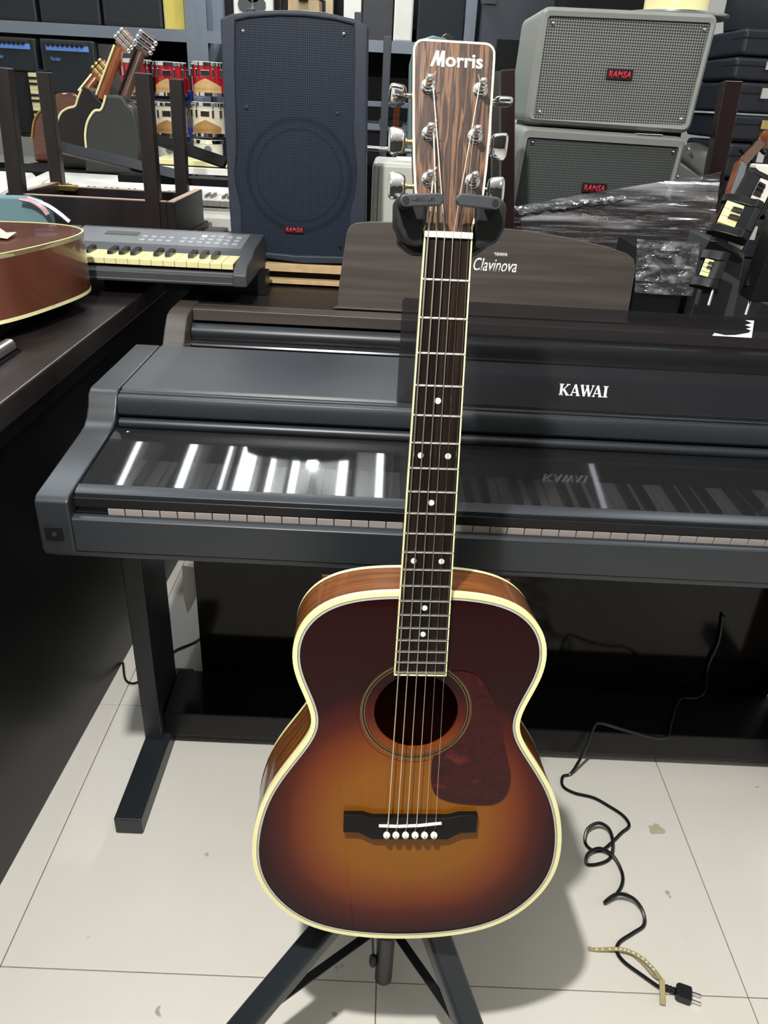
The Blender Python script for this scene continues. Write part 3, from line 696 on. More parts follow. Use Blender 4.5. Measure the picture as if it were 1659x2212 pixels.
# ================================================================== DARK GREY DIGITAL PIANO WITH SMOKED LID
kp = T_('digital_piano', 'dark grey digital piano with a smoked lid over its keys, directly behind the sunburst guitar', 'piano', (.22, 1.1, 0))
KX0, KX1 = -.396, .878
ARM = [(.874, .690), (.868, .700), (.868, .772), (.876, .779), (1.040, .797), (1.058, .800), (1.072, .808), (1.084, .822), (1.092, .838), (1.104, .8445), (1.335, .8445), (1.338, .838), (1.338, .700), (1.330, .690)]
for x0, x1 in ((-.440, KX0), (KX1, .922)):
    sa = P_('side_arm', prism(ARM, 'yz', x0, x1), 'charcoal', kp, bevel=.003, seg=3)
    if x0 < 0:
        P_('headphone_jack', BB([(-.432, -.408, .8662, .869, .716, .737)]), 'black_matte', sa, bevel=.002)
        P_('jack_socket', cyl((-.419, .8665, .7265), (-.419, .8650, .7265), .0034, seg=16), 'charcoal', sa, smooth=True)
top = P_('top_panel', B(KX0 + .001, KX1 - .001, 1.112, 1.335, .835, .8445), 'charcoal_top', kp, bevel=.002)
P_('back_upper', B(KX0, KX1, 1.322, 1.336, .69, .835), 'charcoal', kp)
# ledge mouldings in front of the top panel
mo = [(1.112, .8445), (1.108, .840), (1.104, .8415), (1.100, .8415), (1.098, .836), (1.096, .8395), (1.088, .8385), (1.083, .829), (1.083, .812), (1.090, .806), (1.105, .806), (1.112, .812)]
P_('front_moulding', prism(mo, 'yz', KX0 + .001, KX1 - .001), 'charcoal', kp, bevel=.0012)
P_('roller_bar', cyl((KX0 + .002, 1.086, .7965), (KX1 - .002, 1.086, .7965), .0085, seg=24), 'charcoal', kp, smooth=True)
P_('roller_recess', B(KX0, KX1, 1.095, 1.105, .755, .812), 'black_matte', kp)
lid = P_('key_lid', prism([(.9085, .7790), (1.064, .7950), (1.064, .7975), (.9085, .7815)], 'yz', KX0 + .003, KX1 - .003), 'lid_acrylic', kp, label='smoked transparent lid over the keys')
P_('lid_rail', prism([(.8905, .7710), (.8905, .7765), (.896, .7795), (.9085, .7815), (.9085, .7765), (.897, .7715)], 'yz', KX0 + .001, KX1 - .001), 'charcoal', lid, bevel=.0008)
P_('lid_lip', B(KX0 + .001, KX1 - .001, .884, .8905, .7595, .7725), 'black_satin', lid, bevel=.0008)
P_('hinge_screw', lathe([(.002, 0), (.003, .0008), (.0015, .0018)], (-.372, 1.052, .7965), (0, 0, 1), 12), 'chrome', lid, smooth=True)
P_('key_slip', prism([(.8700, .700), (.8700, .7470), (.8750, .7505), (.8830, .7505), (.8830, .730), (.90, .730), (.90, .700)], 'yz', KX0, KX1), 'charcoal', kp, bevel=.0012)
kb = [(.8720, .700), (.8720, .692), (.880, .686), (.90, .680), (1.30, .680), (1.30, .735), (.89, .735), (.89, .700)]
P_('keybed', prism(kb, 'yz', KX0 - .035, KX1 + .035), 'charcoal', kp, bevel=.002)
P_('key_felt', B(KX0 + .001, -.3525, .886, .99, .7455, .7505), 'black_matte', kp)
P_('key_well_panel', B(KX0 + .001, KX1 - .001, 1.040, 1.060, .735, .792), 'black_satin', kp, label='black panel above the keys')  # solid black panel closing the well behind the keys
PW = .02292; KS = -.3522
wk = P_('white_key', B(KS, KS + PW - .0008, .8845, 1.038, .7455, .7585), 'shaded_key', kp, bevel=.0008, seg=1)
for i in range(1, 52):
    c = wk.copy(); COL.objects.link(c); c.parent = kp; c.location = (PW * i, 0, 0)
bkm = None
for i in range(51):
    if (i % 7) in (0, 2, 3, 5, 6):                   # starting on the key of A
        if bkm is None:
            w0 = PW * (i + 1) + KS
            bkm = P_('black_key', prism([(.932, .7585), (.936, .7690), (.942, .7705), (1.038, .7715), (1.038, .7585)], 'yz', w0 - .0052, w0 + .0048), 'black_key', kp, bevel=.001, seg=1)
        else:
            c = bkm.copy(); COL.objects.link(c); c.parent = kp; c.location = (PW * (i + 1) + KS - w0, 0, 0)
# legs, feet, cross box, back panel
for s, x0 in ((1, -.4615), (-1, .905)):
    P_('leg', B(x0, x0 + .036, 1.188, 1.325, .035, .690), 'black_satin' if s < 0 else 'charcoal', kp, bevel=.002)
    P_('foot', B(x0 - .002 - .0, x0 + .05, .985, 1.42, 0, .040), 'charcoal', kp, bevel=.004)
P_('pedal_box', B(-.425, .905, 1.208, 1.345, .034, .098), 'black_satin', kp, bevel=.003)
P_('back_panel', B(-.372, .905, 1.3455, 1.3575, .034, .690), 'back_gloss', kp, label='glossy near black panel between the legs')
# smoked music rest with maker's name
RB = Vector((.0228, 1.094, .8475)); tilt = math.radians(12)
RFm = facing(RB, (1, .0, -.006), (0, math.sin(tilt), math.cos(tilt)))
RWd, RHt = .62, .152
mr = P_('music_rest', prism([(0, 0), (RWd, 0), (RWd - .0, RHt - .004), (RWd - .004, RHt), (.004, RHt), (0, RHt - .004)], 'xy', -.004, 0), 'rest_acrylic', kp, RFm, label='smoked acrylic music rest')
kh = .0168
def K_(bm, x, items, wd=.0026):
    for it in items:
        it = (x + it[0], it[1], x + it[2], it[3]) + tuple(it[4:])
        strokes([it], wd, bm=bm)
lt = bmesh.new(); b_, t_ = 0, kh; F_, H_ = .0036, .0013
K_(lt, 0, [(.003, b_, .003, t_, F_), (0, t_ - .0006, .0062, t_ - .0006, H_), (0, b_ + .0006, .0062, b_ + .0006, H_), (.0045, .007, .0125, t_ - .0006, H_), (.0062, .0090, .0125, b_, F_ * .9), (.0100, t_ - .0006, .0150, t_ - .0006, H_), (.0098, b_ + .0006, .0152, b_ + .0006, H_)])
K_(lt, .0158, [(.0016, b_, .0066, t_, H_), (.0066, t_, .0118, b_, F_ * .9), (.0034, .0050, .0096, .0050, H_), (0, b_ + .0006, .004, b_ + .0006, H_), (.0088, b_ + .0006, .0142, b_ + .0006, H_)])
K_(lt, .0298, [(.0016, t_, .0062, b_, F_ * .9), (.0062, b_, .0100, t_, H_), (.0090, t_, .0136, b_, F_ * .9), (.0136, b_, .0180, t_, H_), (0, t_ - .0006, .0046, t_ - .0006, H_), (.0072, t_ - .0006, .0118, t_ - .0006, H_), (.0156, t_ - .0006, .0196, t_ - .0006, H_)])
K_(lt, .0472, [(.0016, b_, .0066, t_, H_), (.0066, t_, .0118, b_, F_ * .9), (.0034, .0050, .0096, .0050, H_), (0, b_ + .0006, .004, b_ + .0006, H_), (.0088, b_ + .0006, .0142, b_ + .0006, H_)])
K_(lt, .0622, [(.0034, b_, .0034, t_, F_), (0, t_ - .0006, .0068, t_ - .0006, H_), (0, b_ + .0006, .0068, b_ + .0006, H_)])
lt.transform(Matrix.Translation((.2415, .0250, .0003)) @ Matrix.Scale(1.06, 4, (1, 0, 0)))
P_('lettering', lt, 'white_print', mr, RFm, label='white serif maker name')
stk = prism([(.486, .1195), (.4885, .1235), (.505, .1212), (.520, .1222), (.5385, .1265), (.541, .1300), (.5335, .1318), (.541, .1345), (.5310, .1372), (.5408, .1402), (.5300, .1440), (.5430, .1440), (.5440, .1195)], 'xy', 0, .0004)
bmesh.ops.triangulate(stk, faces=[f for f in stk.faces if len(f.verts) > 4])
stk.transform(Matrix.Translation((-.030, .004, .0002)))
P_('sticker_remnant', stk, 'white_print', mr, RFm, label='torn white sticker remnant')

# ================================================================== BROWN PIANO WITH CARVED NAME BOARD BEHIND IT
cp = T_('digital_piano', 'brown wood digital piano with lettered music rest, behind the dark grey piano', 'piano', (.25, 1.7, 0))
CX0, CX1 = -.386, .90
CARM = [(1.375, .69), (1.375, .765), (1.395, .785), (1.425, .795), (1.455, .812), (1.475, .835), (1.500, .856), (1.525, .861), (1.99, .861), (1.99, .69)]
for x0, x1 in ((-.428, CX0), (CX1, .942)):
    P_('side_arm', prism(CARM, 'yz', x0, x1), 'walnut', cp, bevel=.004, seg=3)
P_('top_panel', B(CX0, CX1, 1.585, 1.985, .850, .8605), 'walnut_dark', cp, bevel=.002)
P_('top_rail', B(CX0 + .001, CX1 - .001, 1.535, 1.583, .838, .8615), 'walnut', cp, bevel=.002)
P_('roller_bar', cyl((CX0 + .002, 1.528, .8180), (CX1 - .002, 1.528, .8180), .017, seg=24), 'charcoal', cp, smooth=True)
P_('sliding_lid', prism([(1.40, .772), (1.52, .800), (1.52, .795), (1.40, .767)], 'yz', CX0, CX1), 'black_gloss', cp)
P_('lid_edge', B(CX0, CX1, 1.512, 1.519, .7985, .8035), 'steel', cp)
P_('body', B(CX0, CX1, 1.38, 1.985, .69, .764), 'black_matte', cp)
for x0 in (-.425, .90): P_('leg', B(x0, x0 + .04, 1.62, 1.95, 0, .69), 'walnut_dark', cp)
P_('back_panel', B(-.385, .90, 1.93, 1.945, .1, .845), 'walnut_dark', cp)
ol = [(-.100, 0), (-.098, .045), (-.085, .148), (-.079, .159), (-.068, .165), (-.040, .169), (.05, .1715), (.16, .1718), (.26, .168), (.36, .158), (.44, .144), (.480, .134), (.495, .124), (.502, .108), (.5035, 0)]
CF = facing((0, 1.605, .8625), (1, 0, 0), (0, .06, 1))
crst = P_('music_rest', prism(ol, 'xy', -.012, 0), 'walnut', cp, CF, bevel=.0012, label='grey brown wooden music rest with rounded corners')
tx = text_bm('Clavinova', .088, .0255, .26, .006, .0006); tx.transform(Matrix.Translation((.2175, .0990, .0001)))
P_('lettering', tx, 'white_print', crst, CF)
tx = text_bm('YAMAHA', .0275, .0072, 0, .02, .0006); tx.transform(Matrix.Translation((.2265, .1200, .0001)))
P_('lettering', tx, 'white_print', crst, CF)
P_('rest_ledge', prism([(-.108, 0), (.50, 0), (.50, .003), (-.100, .003)], 'xy', 0, .020), 'walnut', cp, CF, bevel=.001)
for x0 in (-.048, .40): P_('rest_hinge', B(x0, x0 + .018, 1.592, 1.60, .8605, .866), 'black_satin', cp)

# ================================================================== BLACK PIANO AT THE LEFT, SEEN FROM ITS BACK
yaw = math.atan2(.0255, .62)
LPF = Matrix.Translation((-.600, 1.55, 0)) @ Matrix.Rotation(-yaw, 4, 'Z')     # +y runs along the piano's back
lp = T_('upright_piano', 'black piano at the far left turned sideways, the brown guitar lying on it', 'piano', mtx=LPF)
P_('side_panel', prism([(-.62, .0), (.92, .0), (.92, .79), (-1.45, .79), (-1.45, .0)], 'yz', -.022, 0), 'black_satin', lp, LPF, bevel=.002, label='plain black panel')
P_('base_strip', B(-.03, -.004, -1.45, .92, .0, .012), 'black_matte', lp, LPF)
P_('top_panel', B(-1.12, -.497, -.1, 2.5, .838, .8740), 'bench_wood', lp, bevel=.004, seg=3)
P_('under_rail', B(-1.10, -.53, .0, 2.48, .79, .838), 'black_satin', lp)
P_('lid_groove', B(-.74, -.565, .0, 1.17, .874, .878), 'black_gloss', lp, None, bevel=.001)
P_('lid_roller', cyl((-.578, .5, .886), (-.578, 1.16, .886), .010, seg=20), 'steel', lp, None, smooth=True)
P_('end_panel', B(-.50, -.022, .90, .92, 0, .79), 'black_satin', lp, LPF)

# ================================================================== THINGS BEHIND
def R4(x0, y0, x1, y1, Y):
    xm, ym = (x0 + x1) / 2, (y0 + y1) / 2
    return at(x0, ym, Y).x, at(x1, ym, Y).x, at(xm, y1, Y).z, at(xm, y0, Y).z
def base_of(x0, x1, y0, y1, z0): return ((x0 + x1) / 2, (y0 + y1) / 2, z0)
def black_pattern(i): return (i % 7) in (0, 1, 3, 4, 5)     # starts on C

def keyboard_unit(name, label, F, L, n, kd, km, body, zt, group=None, panel_d=.12, margin=.012, end=.03, start=0, h=.05, kh_=.012, bevel=.003, bk='black_key', wedge=.02, ends=True, extras=None, cat='keyboard'):
    """local axes: x along the keys, y away from the player, z up; keys start at y=0"""
    t = T_(name, label, cat, mtx=F, group=group)
    pr = [(-margin, 0), (-margin, h * .45), (-.003, h * .5), (-.003, h - kh_ - .006), (kd, h - kh_ - .006), (kd, h), (kd + .012, h + wedge * .4), (kd + panel_d, h + wedge), (kd + panel_d + .012, h + wedge * .6), (kd + panel_d + .012, 0)]
    P_('body', prism(pr, 'yz', -.001, L + .001), body, t, F, bevel=bevel)
    if ends:
        pe = [(-margin - .006, 0), (-margin - .006, h * .55), (.0, h * .9), (kd * .7, h + .002), (kd + .01, h + wedge * .6), (kd + panel_d * .9, h + wedge + .001), (kd + panel_d + .012, h + wedge * .5), (kd + panel_d + .012, 0)]
        for x0, x1 in ((-end, -.001), (L + .001, L + end)): P_('end_cap', prism(pe, 'yz', x0, x1), body, t, F, bevel=bevel)
    pw = L / n
    w0 = P_('white_key', BB([(0, pw - .0007, 0, kd, h - .005, h - .0005), (0, pw - .0007, -.001, .004, h - kh_, h - .001)]), km, t, F, bevel=.0005, seg=1)
    for i in range(1, n):
        c = w0.copy(); COL.objects.link(c); c.parent = t; c.location = (pw * i, 0, 0)
    b0 = None
    for i in range(n - 1):
        if black_pattern(i + start):
            if b0 is None:
                xb = pw * (i + 1)
                b0 = P_('black_key', prism([(kd * .40, h - .001), (kd * .44, h + .007), (kd * .98, h + .009), (kd * .98, h - .001)], 'yz', xb - pw * .23, xb + pw * .23), bk, t, F, bevel=.001, seg=1)
            else:
                c = b0.copy(); COL.objects.link(c); c.parent = t; c.location = (pw * (i + 1) - xb, 0, 0)
    if extras: extras(t, F)
    return t

# --- small grey keyboard with yellowed keys
YK = 1.56
zk = at(400, 564, YK).z
pR = at(504, 570, YK); pitch = .0231
nk_ = 16
F = Matrix.Translation((pR.x - nk_ * pitch, YK, zk - .042))
def ex(t, F):
    L = nk_ * pitch; kd = .082; h = .042
    sl = lambda y: h + .0085 + (y - kd - .012) * .095
    P_('control_panel', prism([(kd + .022, sl(kd + .022)), (kd + .135, sl(kd + .135)), (kd + .135, sl(kd + .135) + .0012), (kd + .022, sl(kd + .022) + .0012)], 'yz', .002, L - .002), 'grey_panel', t, F)
    P_('display', prism([(kd + .080, sl(kd + .08)), (kd + .105, sl(kd + .105)), (kd + .105, sl(kd + .105) + .003), (kd + .080, sl(kd + .08) + .003)], 'yz', L - .305, L - .235), 'lcd', t, F)
    for r in range(3):
        for k in range(12):
            if r == 2 and k < 6: continue
            x = L - .222 + k * .0185 + (.01 if k > 3 else 0)
            if x > L - .012: continue
            y = kd + .045 + r * .026
            P_('button', prism([(y, sl(y)), (y + .010, sl(y + .01)), (y + .010, sl(y + .01) + .003), (y, sl(y) + .003)], 'yz', x, x + .012), 'grey_button' if not (r == 2 and k == 6) else 'ivory', t, F, bevel=.0008, seg=1)
    P_('front_strip', B(0, L, -.0135, -.0105, .004, .006), 'grey_panel', t, F)
keyboard_unit('electronic_keyboard', 'small grey electronic keyboard with yellowed keys left of the large black speaker', F, nk_ * pitch, nk_, .082, 'yellow_key', 'grey_dark', zk, panel_d=.15, h=.042, end=.028, start=6, extras=ex, bk='black_key', wedge=.022)
# support stand of that keyboard
P_('keyboard_riser', BB([(-.48, -.26, 1.68, 1.74, .862, zk - .0422), (-.60, -.50, 1.66, 1.72, .8745, zk - .0422)]), 'black_satin', label='black bar carrying the small grey keyboard', cat='riser')

# --- large PA speaker
YS = 1.80
def poly(pts, Y, off=0): return [(at(a, b, Y).x, at(a, b, Y).z) for a, b in pts]
so = [(475, 40), (500, 30), (560, 23), (640, 21), (700, 26), (770, 42), (795, 56), (793, 200), (790, 480), (786, 545), (775, 570), (650, 570), (560, 556), (506, 540), (500, 520), (492, 400), (480, 150)]
SO = poly(so, YS)
zb = min(z for x, z in SO)
SO = [(x, max(z, zb + .001)) for x, z in SO]
sp = T_('loudspeaker', 'large black loudspeaker with perforated grille, standing on cardboard left of the guitar neck', 'speaker', (-.2, 1.9, zb))
cab = bmesh.new(); n = len(SO)
cxm = sum(p[0] for p in SO) / n
A = [cab.verts.new((x, YS, z)) for x, z in SO]
A1 = [cab.verts.new((x, YS + .055, z)) for x, z in SO]
Bk = [cab.verts.new((cxm + (x - cxm) * .72, YS + .30, zb + (z - zb) * .99)) for x, z in SO]
for a_, b_ in ((A, A1), (A1, Bk)):
    for i in range(n): cab.faces.new((a_[i], b_[i], b_[(i + 1) % n], a_[(i + 1) % n]))
cab.faces.new(Bk)
gp = [(508, 45), (540, 38), (600, 34), (660, 36), (720, 43), (764, 54), (765, 120), (763, 280), (766, 330), (770, 365), (768, 410), (760, 445), (757, 460), (754, 555), (640, 552), (524, 540), (520, 445), (510, 400), (507, 365), (512, 315), (511, 280), (507, 150)]
GP = poly(gp, YS)
# face ring between shell edge and grille opening, grille recessed
def bridge_fill(bm, outer, inner, y_o, y_i):
    vo = [bm.verts.new((x, y_o, z)) for x, z in outer]; vi = [bm.verts.new((x, y_i, z)) for x, z in inner]
    es = [bm.edges.new((vo[i], vo[(i + 1) % len(vo)])) for i in range(len(vo))] + [bm.edges.new((vi[i], vi[(i + 1) % len(vi)])) for i in range(len(vi))]
    bmesh.ops.triangle_fill(bm, edges=es, use_beauty=True)
bridge_fill(cab, SO, GP, YS, YS)
rim = [cab.verts.new((x, YS, z)) for x, z in GP]; rim2 = [cab.verts.new((x, YS + .007, z)) for x, z in GP]
for i in range(len(GP)): cab.faces.new((rim[i], rim[(i + 1) % len(GP)], rim2[(i + 1) % len(GP)], rim2[i]))
bmesh.ops.remove_doubles(cab, verts=cab.verts, dist=1e-5)
bmesh.ops.recalc_face_normals(cab, faces=cab.faces)
P_('shell', cab, 'pa_body', sp, bevel=.004, seg=3)
def grille_mesh(pts, y):
    bm = bmesh.new(); vs = [bm.verts.new((x, y, z)) for x, z in pts]; f = bm.faces.new(vs); bmesh.ops.triangulate(bm, faces=[f])
    for f in bm.faces:
        if f.normal.y > 0: f.normal_flip()
    return bm
grl = P_('grille', grille_mesh(GP, YS + .006), 'pa_grille', sp, label='perforated metal grille')
wc = at(646, 382, YS)
for r_o, r_i in ((.116, .106), (.094, .090)):
    bm = bmesh.new(); ring(circ((wc.x, wc.z), r_o, 64), circ((wc.x, wc.z), r_i, 64), 0, bm); bm.transform(Matrix(((1, 0, 0, 0), (0, 0, 1, YS + .0054), (0, 1, 0, 0), (0, 0, 0, 1))))
    P_('woofer_ring', bm, 'pa_ring', grl)
for (a, b) in ((525, 67), (743, 73), (532, 232), (729, 245)):
    c = at(a, b, YS + .006); P_('screw', lathe([(.0045, 0), (.0045, .001), (.0025, .003), (.0008, .0036)], tuple(c), (0, -1, 0), 14), 'pa_body' if b > 200 else 'chrome', grl, smooth=60)
c = at(636, 496, YS + .005); P_('badge', B(c.x - .0215, c.x + .0215, YS + .0015, YS + .0055, c.z - .0068, c.z + .0068), 'badge_black', sp)
bd_ = text_bm('RAMSA', .038, .0095, .18, .02, .0004); P_('lettering', bd_, 'badge_red', sp, facing((c.x, YS + .0014, c.z)), label='red maker name on the badge')
c = at(735, 534, YS + .005); P_('socket', lathe([(.003, 0), (.003, .002), (.002, .002)], tuple(c), (0, -1, 0), 12), 'black_satin', sp)
for (a, b) in ((540, 20), (774, 28)):
    c = at(a, b, YS + .12); P_('corner_foot', B(c.x - .008, c.x + .008, c.y, c.y + .03, c.z - .02, c.z + .002), 'pa_body', sp, bevel=.002)
# cardboard under it
zc = zb
for (x0, x1, y0, y1, zz0, zz1, lab) in ((-.305, -.085, YS - .012, YS + .28, zc - .0165, zc - .001, 'flattened corrugated cardboard sheet right under the large black speaker'),
                                        (-.30, -.070, YS - .020, YS + .27, zc - .0415, zc - .034, 'lower flattened cardboard sheet below the large black speaker, on the brown piano')):
    bm = B(x0, x1, y0, y1, zz0, zz1); t = P_('cardboard_sheet', bm, 'cardboard', label=lab, cat='cardboard', group='cardboard sheets under the speaker')
P_('cardboard_block', B(-.094, -.066, YS - .010, YS + .06, zc - .033, zc - .002), 'cardboard', label='small folded cardboard piece at the right end of the stacked sheets', cat='cardboard')
P_('packing_board', B(-.295, -.11, YS + .01, YS + .27, zc - .0335, zc - .017), 'black_matte', label='thin dark board between the two cardboard sheets', cat='board')
P_('speaker_plinth', B(-.31, -.06, YS, YS + .27, .8615, zc - .042), 'black_satin', label='low black board under the cardboard sheets', cat='board')

# --- upside down bench
YB1, YB2 = 2.05, 2.36
bxl = at(28, 415, YB1).x - .02; bxr = at(328, 435, YB1).x
bn = T_('bench', 'dark wooden bench turned upside down with its four legs in the air', 'bench', ((bxl + bxr) / 2, 2.2, .83))
zt_ = at(180, 427, YB1).z
P_('seat_pad', B(bxl + .02, bxr, YB1 + .01, YB2, .8745, .882), 'black_matte', bn)
P_('seat', B(bxl - .04, bxr + .06, YB1 - .02, YB2 + .05, .882, .905), 'bench_wood', bn, bevel=.006)
for (x0, x1, y0, y1) in ((bxl, bxr + .035, YB1, YB1 + .022), (bxl, bxr + .035, YB2 + .0, YB2 + .022), (bxl, bxl + .022, YB1, YB2), (bxr + .035, bxr + .057, YB1 + .0, YB2)):
    ap = P_('apron', B(x0, x1, y0, y1, .905, zt_ - (.0 if y0 == YB1 or x0 > bxl + .1 else .012)), 'bench_wood', bn, bevel=.002)
    P_('bare_edge', B(x0 + .002, x1 - .002, y0 + .002, y1 - .002, zt_ - (.0 if y0 == YB1 or x0 > bxl + .1 else .012), zt_ + .001 - (.0 if y0 == YB1 or x0 > bxl + .1 else .012)), 'edge_wood', ap)
LEG = [((28, 415), (0, 145), YB1 - .005, .036), ((328, 440), (305, 157), YB1 - .005, .036), ((121, 405), (90, 155), YB2 - .02, .034), ((392, 440), (378, 170), YB2 - .02, .034)]
for (pb, pt, Y, w) in LEG:
    b0 = at(pb[0], pb[1], Y); t0 = at(pt[0], pt[1], Y + .0)
    bm = bar((b0.x, Y + .016, zt_ - .10), (t0.x, Y + .016, t0.z), w, .032, (0, 1, 0))
    P_('leg', bm, 'bench_wood', bn, bevel=.003)
c = at(130, 412, YB2)
P_('corner_bracket', B(c.x - .02, c.x + .055, YB2 - .03, YB2 - .004, zt_ - .02, zt_ - .005), 'brass', bn, bevel=.002)
for k in (0, .03): P_('bracket_bolt', lathe([(.007, 0), (.007, .004), (.002, .007)], (c.x + .005 + k, YB2 - .018, zt_ - .005), (0, 0, 1), 12), 'brass', bn, smooth=True)

# --- black flat tube crossing behind the bench
P_('stand_tube', bar(at(125, 318, 2.55), at(402, 384, 2.43), .030, .020, (0, -1, .6)), 'charcoal', label='flat black stand tube running slanted behind the bench legs', cat='tube', bevel=.002)
P_('folded_cloth', prism([(p.x, p.y) for p in [Vector((-.80, 2.43)), Vector((-.45, 2.43)), Vector((-.42, 2.50)), Vector((-.78, 2.50))]], 'xy', .995, 1.015), 'black_matte', label='black folded cloth lying under the slanted tube', cat='cloth')
P_('cloth_strap', bar(at(335, 300, 2.5), at(488, 352, 2.4), .03, .012, (0, -1, .5)), 'black_matte', label='black strap lying slanted before the drums', cat='strap')

# --- white digital pianos in the second row
def wp(label, x0, x1, yf, z, n, start):
    return keyboard_unit('digital_piano', label, Matrix.Translation((x0, yf, z - .09)), x1 - x0, n, .13, 'white_key', 'white_plastic', z, panel_d=.18, h=.09, kh_=.018, end=.05, start=start, wedge=.03, margin=.02, cat='piano')
w1 = wp('white digital piano behind the legs of the upside down bench', at(60, 420, 2.62).x, at(500, 430, 2.62).x, 2.62, .935, 34, 0)
w2 = wp('second white digital piano further left behind the brown guitar', at(-260, 420, 2.50).x, at(38, 420, 2.50).x - .12, 2.50, .94, 22, 3)
P_('piano_stand_front', B(at(60, 420, 2.62).x, at(500, 430, 2.62).x, 2.66, 2.9, 0, .844), 'white_plastic', w1)
P_('piano_stand_front', B(at(-260, 420, 2.5).x, at(38, 420, 2.5).x - .12, 2.54, 2.8, 0, .849), 'white_plastic', w2)
x0, x1, z0, z1 = R4(330, 344, 495, 358, 2.95); P_('wooden_plank', B(x0, x1, 2.95, 3.2, z0, z1 - .004), 'yellow_key', label='pale yellow plank with gold marks lying before the drums, the upper one', cat='plank', bevel=.002)
x0, x1, z0, z1 = R4(330, 362, 495, 376, 2.93); P_('wooden_plank', B(x0, x1, 2.93, 3.2, z0, z1), 'off_white', label='pale plank before the drums, the lower one', cat='plank', bevel=.002)

# --- drums
def drum(px, py0, py1, Y, shell, label, wood_mat, wedge_px, sz=1.0):
    w = 72; L_ = at(px - 37, (py0 + py1) / 2, Y); R_ = at(px + 37, (py0 + py1) / 2, Y); r = (R_.x - L_.x) / 2; c = (L_.x + R_.x) / 2
    zt = at(px, py0, Y).z; z0 = at(px, py1, Y).z; yc = Y + r
    t = T_('drum', label, 'drum', (c, yc, z0))
    P_('shell', lathe([(r * .93, 0), (r * .93, zt - z0)], (c, yc, z0), (0, 0, 1), 40), shell, t, smooth=60)
    for zz in (zt - .012, z0): P_('hoop', lathe([(r * .95, 0), (r * 1.03, .001), (r * 1.03, .012), (r * .95, .013)], (c, yc, zz), (0, 0, 1), 40), 'chrome', t, smooth=60)
    P_('drumhead', lathe([(r * .94, 0), (r * .94, .002)], (c, yc, zt), (0, 0, 1), 40), 'ivory', t)
    # pointed wooden patch on the curved shell
    hgt = (zt - z0) * wedge_px; bm = bmesh.new(); K = 16; lo = []; hi = []
    for k in range(K + 1):
        a = -math.radians(150) + math.radians(120) * k / K; rr = r * .945; f = 1 - abs(k / K - .5) * 2
        lo.append(bm.verts.new((c + rr * math.cos(a), yc + rr * math.sin(a), z0 + .012))); hi.append(bm.verts.new((c + rr * math.cos(a), yc + rr * math.sin(a), z0 + .012 + hgt * (.45 + .55 * f))))
    for k in range(K): bm.faces.new((lo[k], lo[k + 1], hi[k + 1], hi[k]))
    P_('wooden_patch', bm, wood_mat, t, label='pointed bare wood patch')
    zc_ = z0 + (zt - z0) * .68
    bg_ = P_('badge', B(c - .016, c + .016, yc - r * .97, yc - r * .9, zc_ - .010, zc_ + .010), 'chrome', t, bevel=.001); P_('badge_plate', B(c - .013, c + .013, yc - r * .975, yc - r * .96, zc_ - .0075, zc_ + .0075), 'badge_black', bg_)
    for a in (-150, -120, -62, -32, 0, 180):
        a = math.radians(a); x = c + r * .99 * math.cos(a); y = yc + r * .99 * math.sin(a)
        P_('tension_lug', BB([(x - .004, x + .004, y - .006, y + .006, zc_ - .014, zc_ + .014), (x - .002, x + .002, y - .003, y + .003, zc_, zt)]), 'chrome', t, bevel=.001)
    return t
cols_ = [(284, 'left'), (360, 'middle'), (443, 'right')]
for px, nm in cols_:
    drum(px, 134 - (6 if nm == 'left' else 0), 208, 3.15, 'red_shell', 'red drum with chrome rims, %s one of the upper row behind the bench' % nm, 'maple', .42)
for px, nm in cols_:
    drum(px, 222, 296, 3.15, 'cream_shell', 'cream drum with chrome rims, %s one of the lower row behind the bench' % nm, 'tan_wood', .40)
for px, nm in cols_[1:]:
    x0, x1, z0, z1 = R4(px - 33, 302, px + 33, 345, 3.15)
    t = T_('drum', 'pale drum without badge under the %s stack of drums' % nm, 'drum', ((x0 + x1) / 2, 3.27, z0)); r = (x1 - x0) / 2
    P_('shell', lathe([(r * .95, 0), (r * .95, z1 - z0)], ((x0 + x1) / 2, 3.15 + r, z0), (0, 0, 1), 40), 'off_white', t, smooth=60)
    P_('hoop', lathe([(r, 0), (r * 1.03, .012)], ((x0 + x1) / 2, 3.15 + r, z1 - .014), (0, 0, 1), 40), 'chrome', t, smooth=60)
    P_('logo_oval', lathe([(.014, 0), (.014, .002)], ((x0 + x1) / 2 + .01, 3.15 + .003, (z0 + z1) / 2), (0, -1, 0), 20), 'grey_panel', t)
x0, x1, z0, z1 = R4(392, 160, 412, 330, 3.28)
P_('drum_rack_post', B(x0, x1, 3.30, 3.33, z0 - .2, z1), 'chrome', label='chrome post between the middle and right drum stacks', cat='post', bevel=.002)
x0, x1, z0, z1 = R4(390, 195, 412, 225, 3.24); P_('rack_clamp', B(x0, x1, 3.24, 3.29, z0, z1), 'blue_paint', label='blue clamp between the drum stacks, upper one', cat='clamp', bevel=.003)
x0, x1, z0, z1 = R4(394, 275, 416, 303, 3.24); P_('rack_clamp', B(x0, x1, 3.24, 3.29, z0, z1), 'blue_paint', label='blue clamp between the drum stacks, lower one', cat='clamp', bevel=.003)

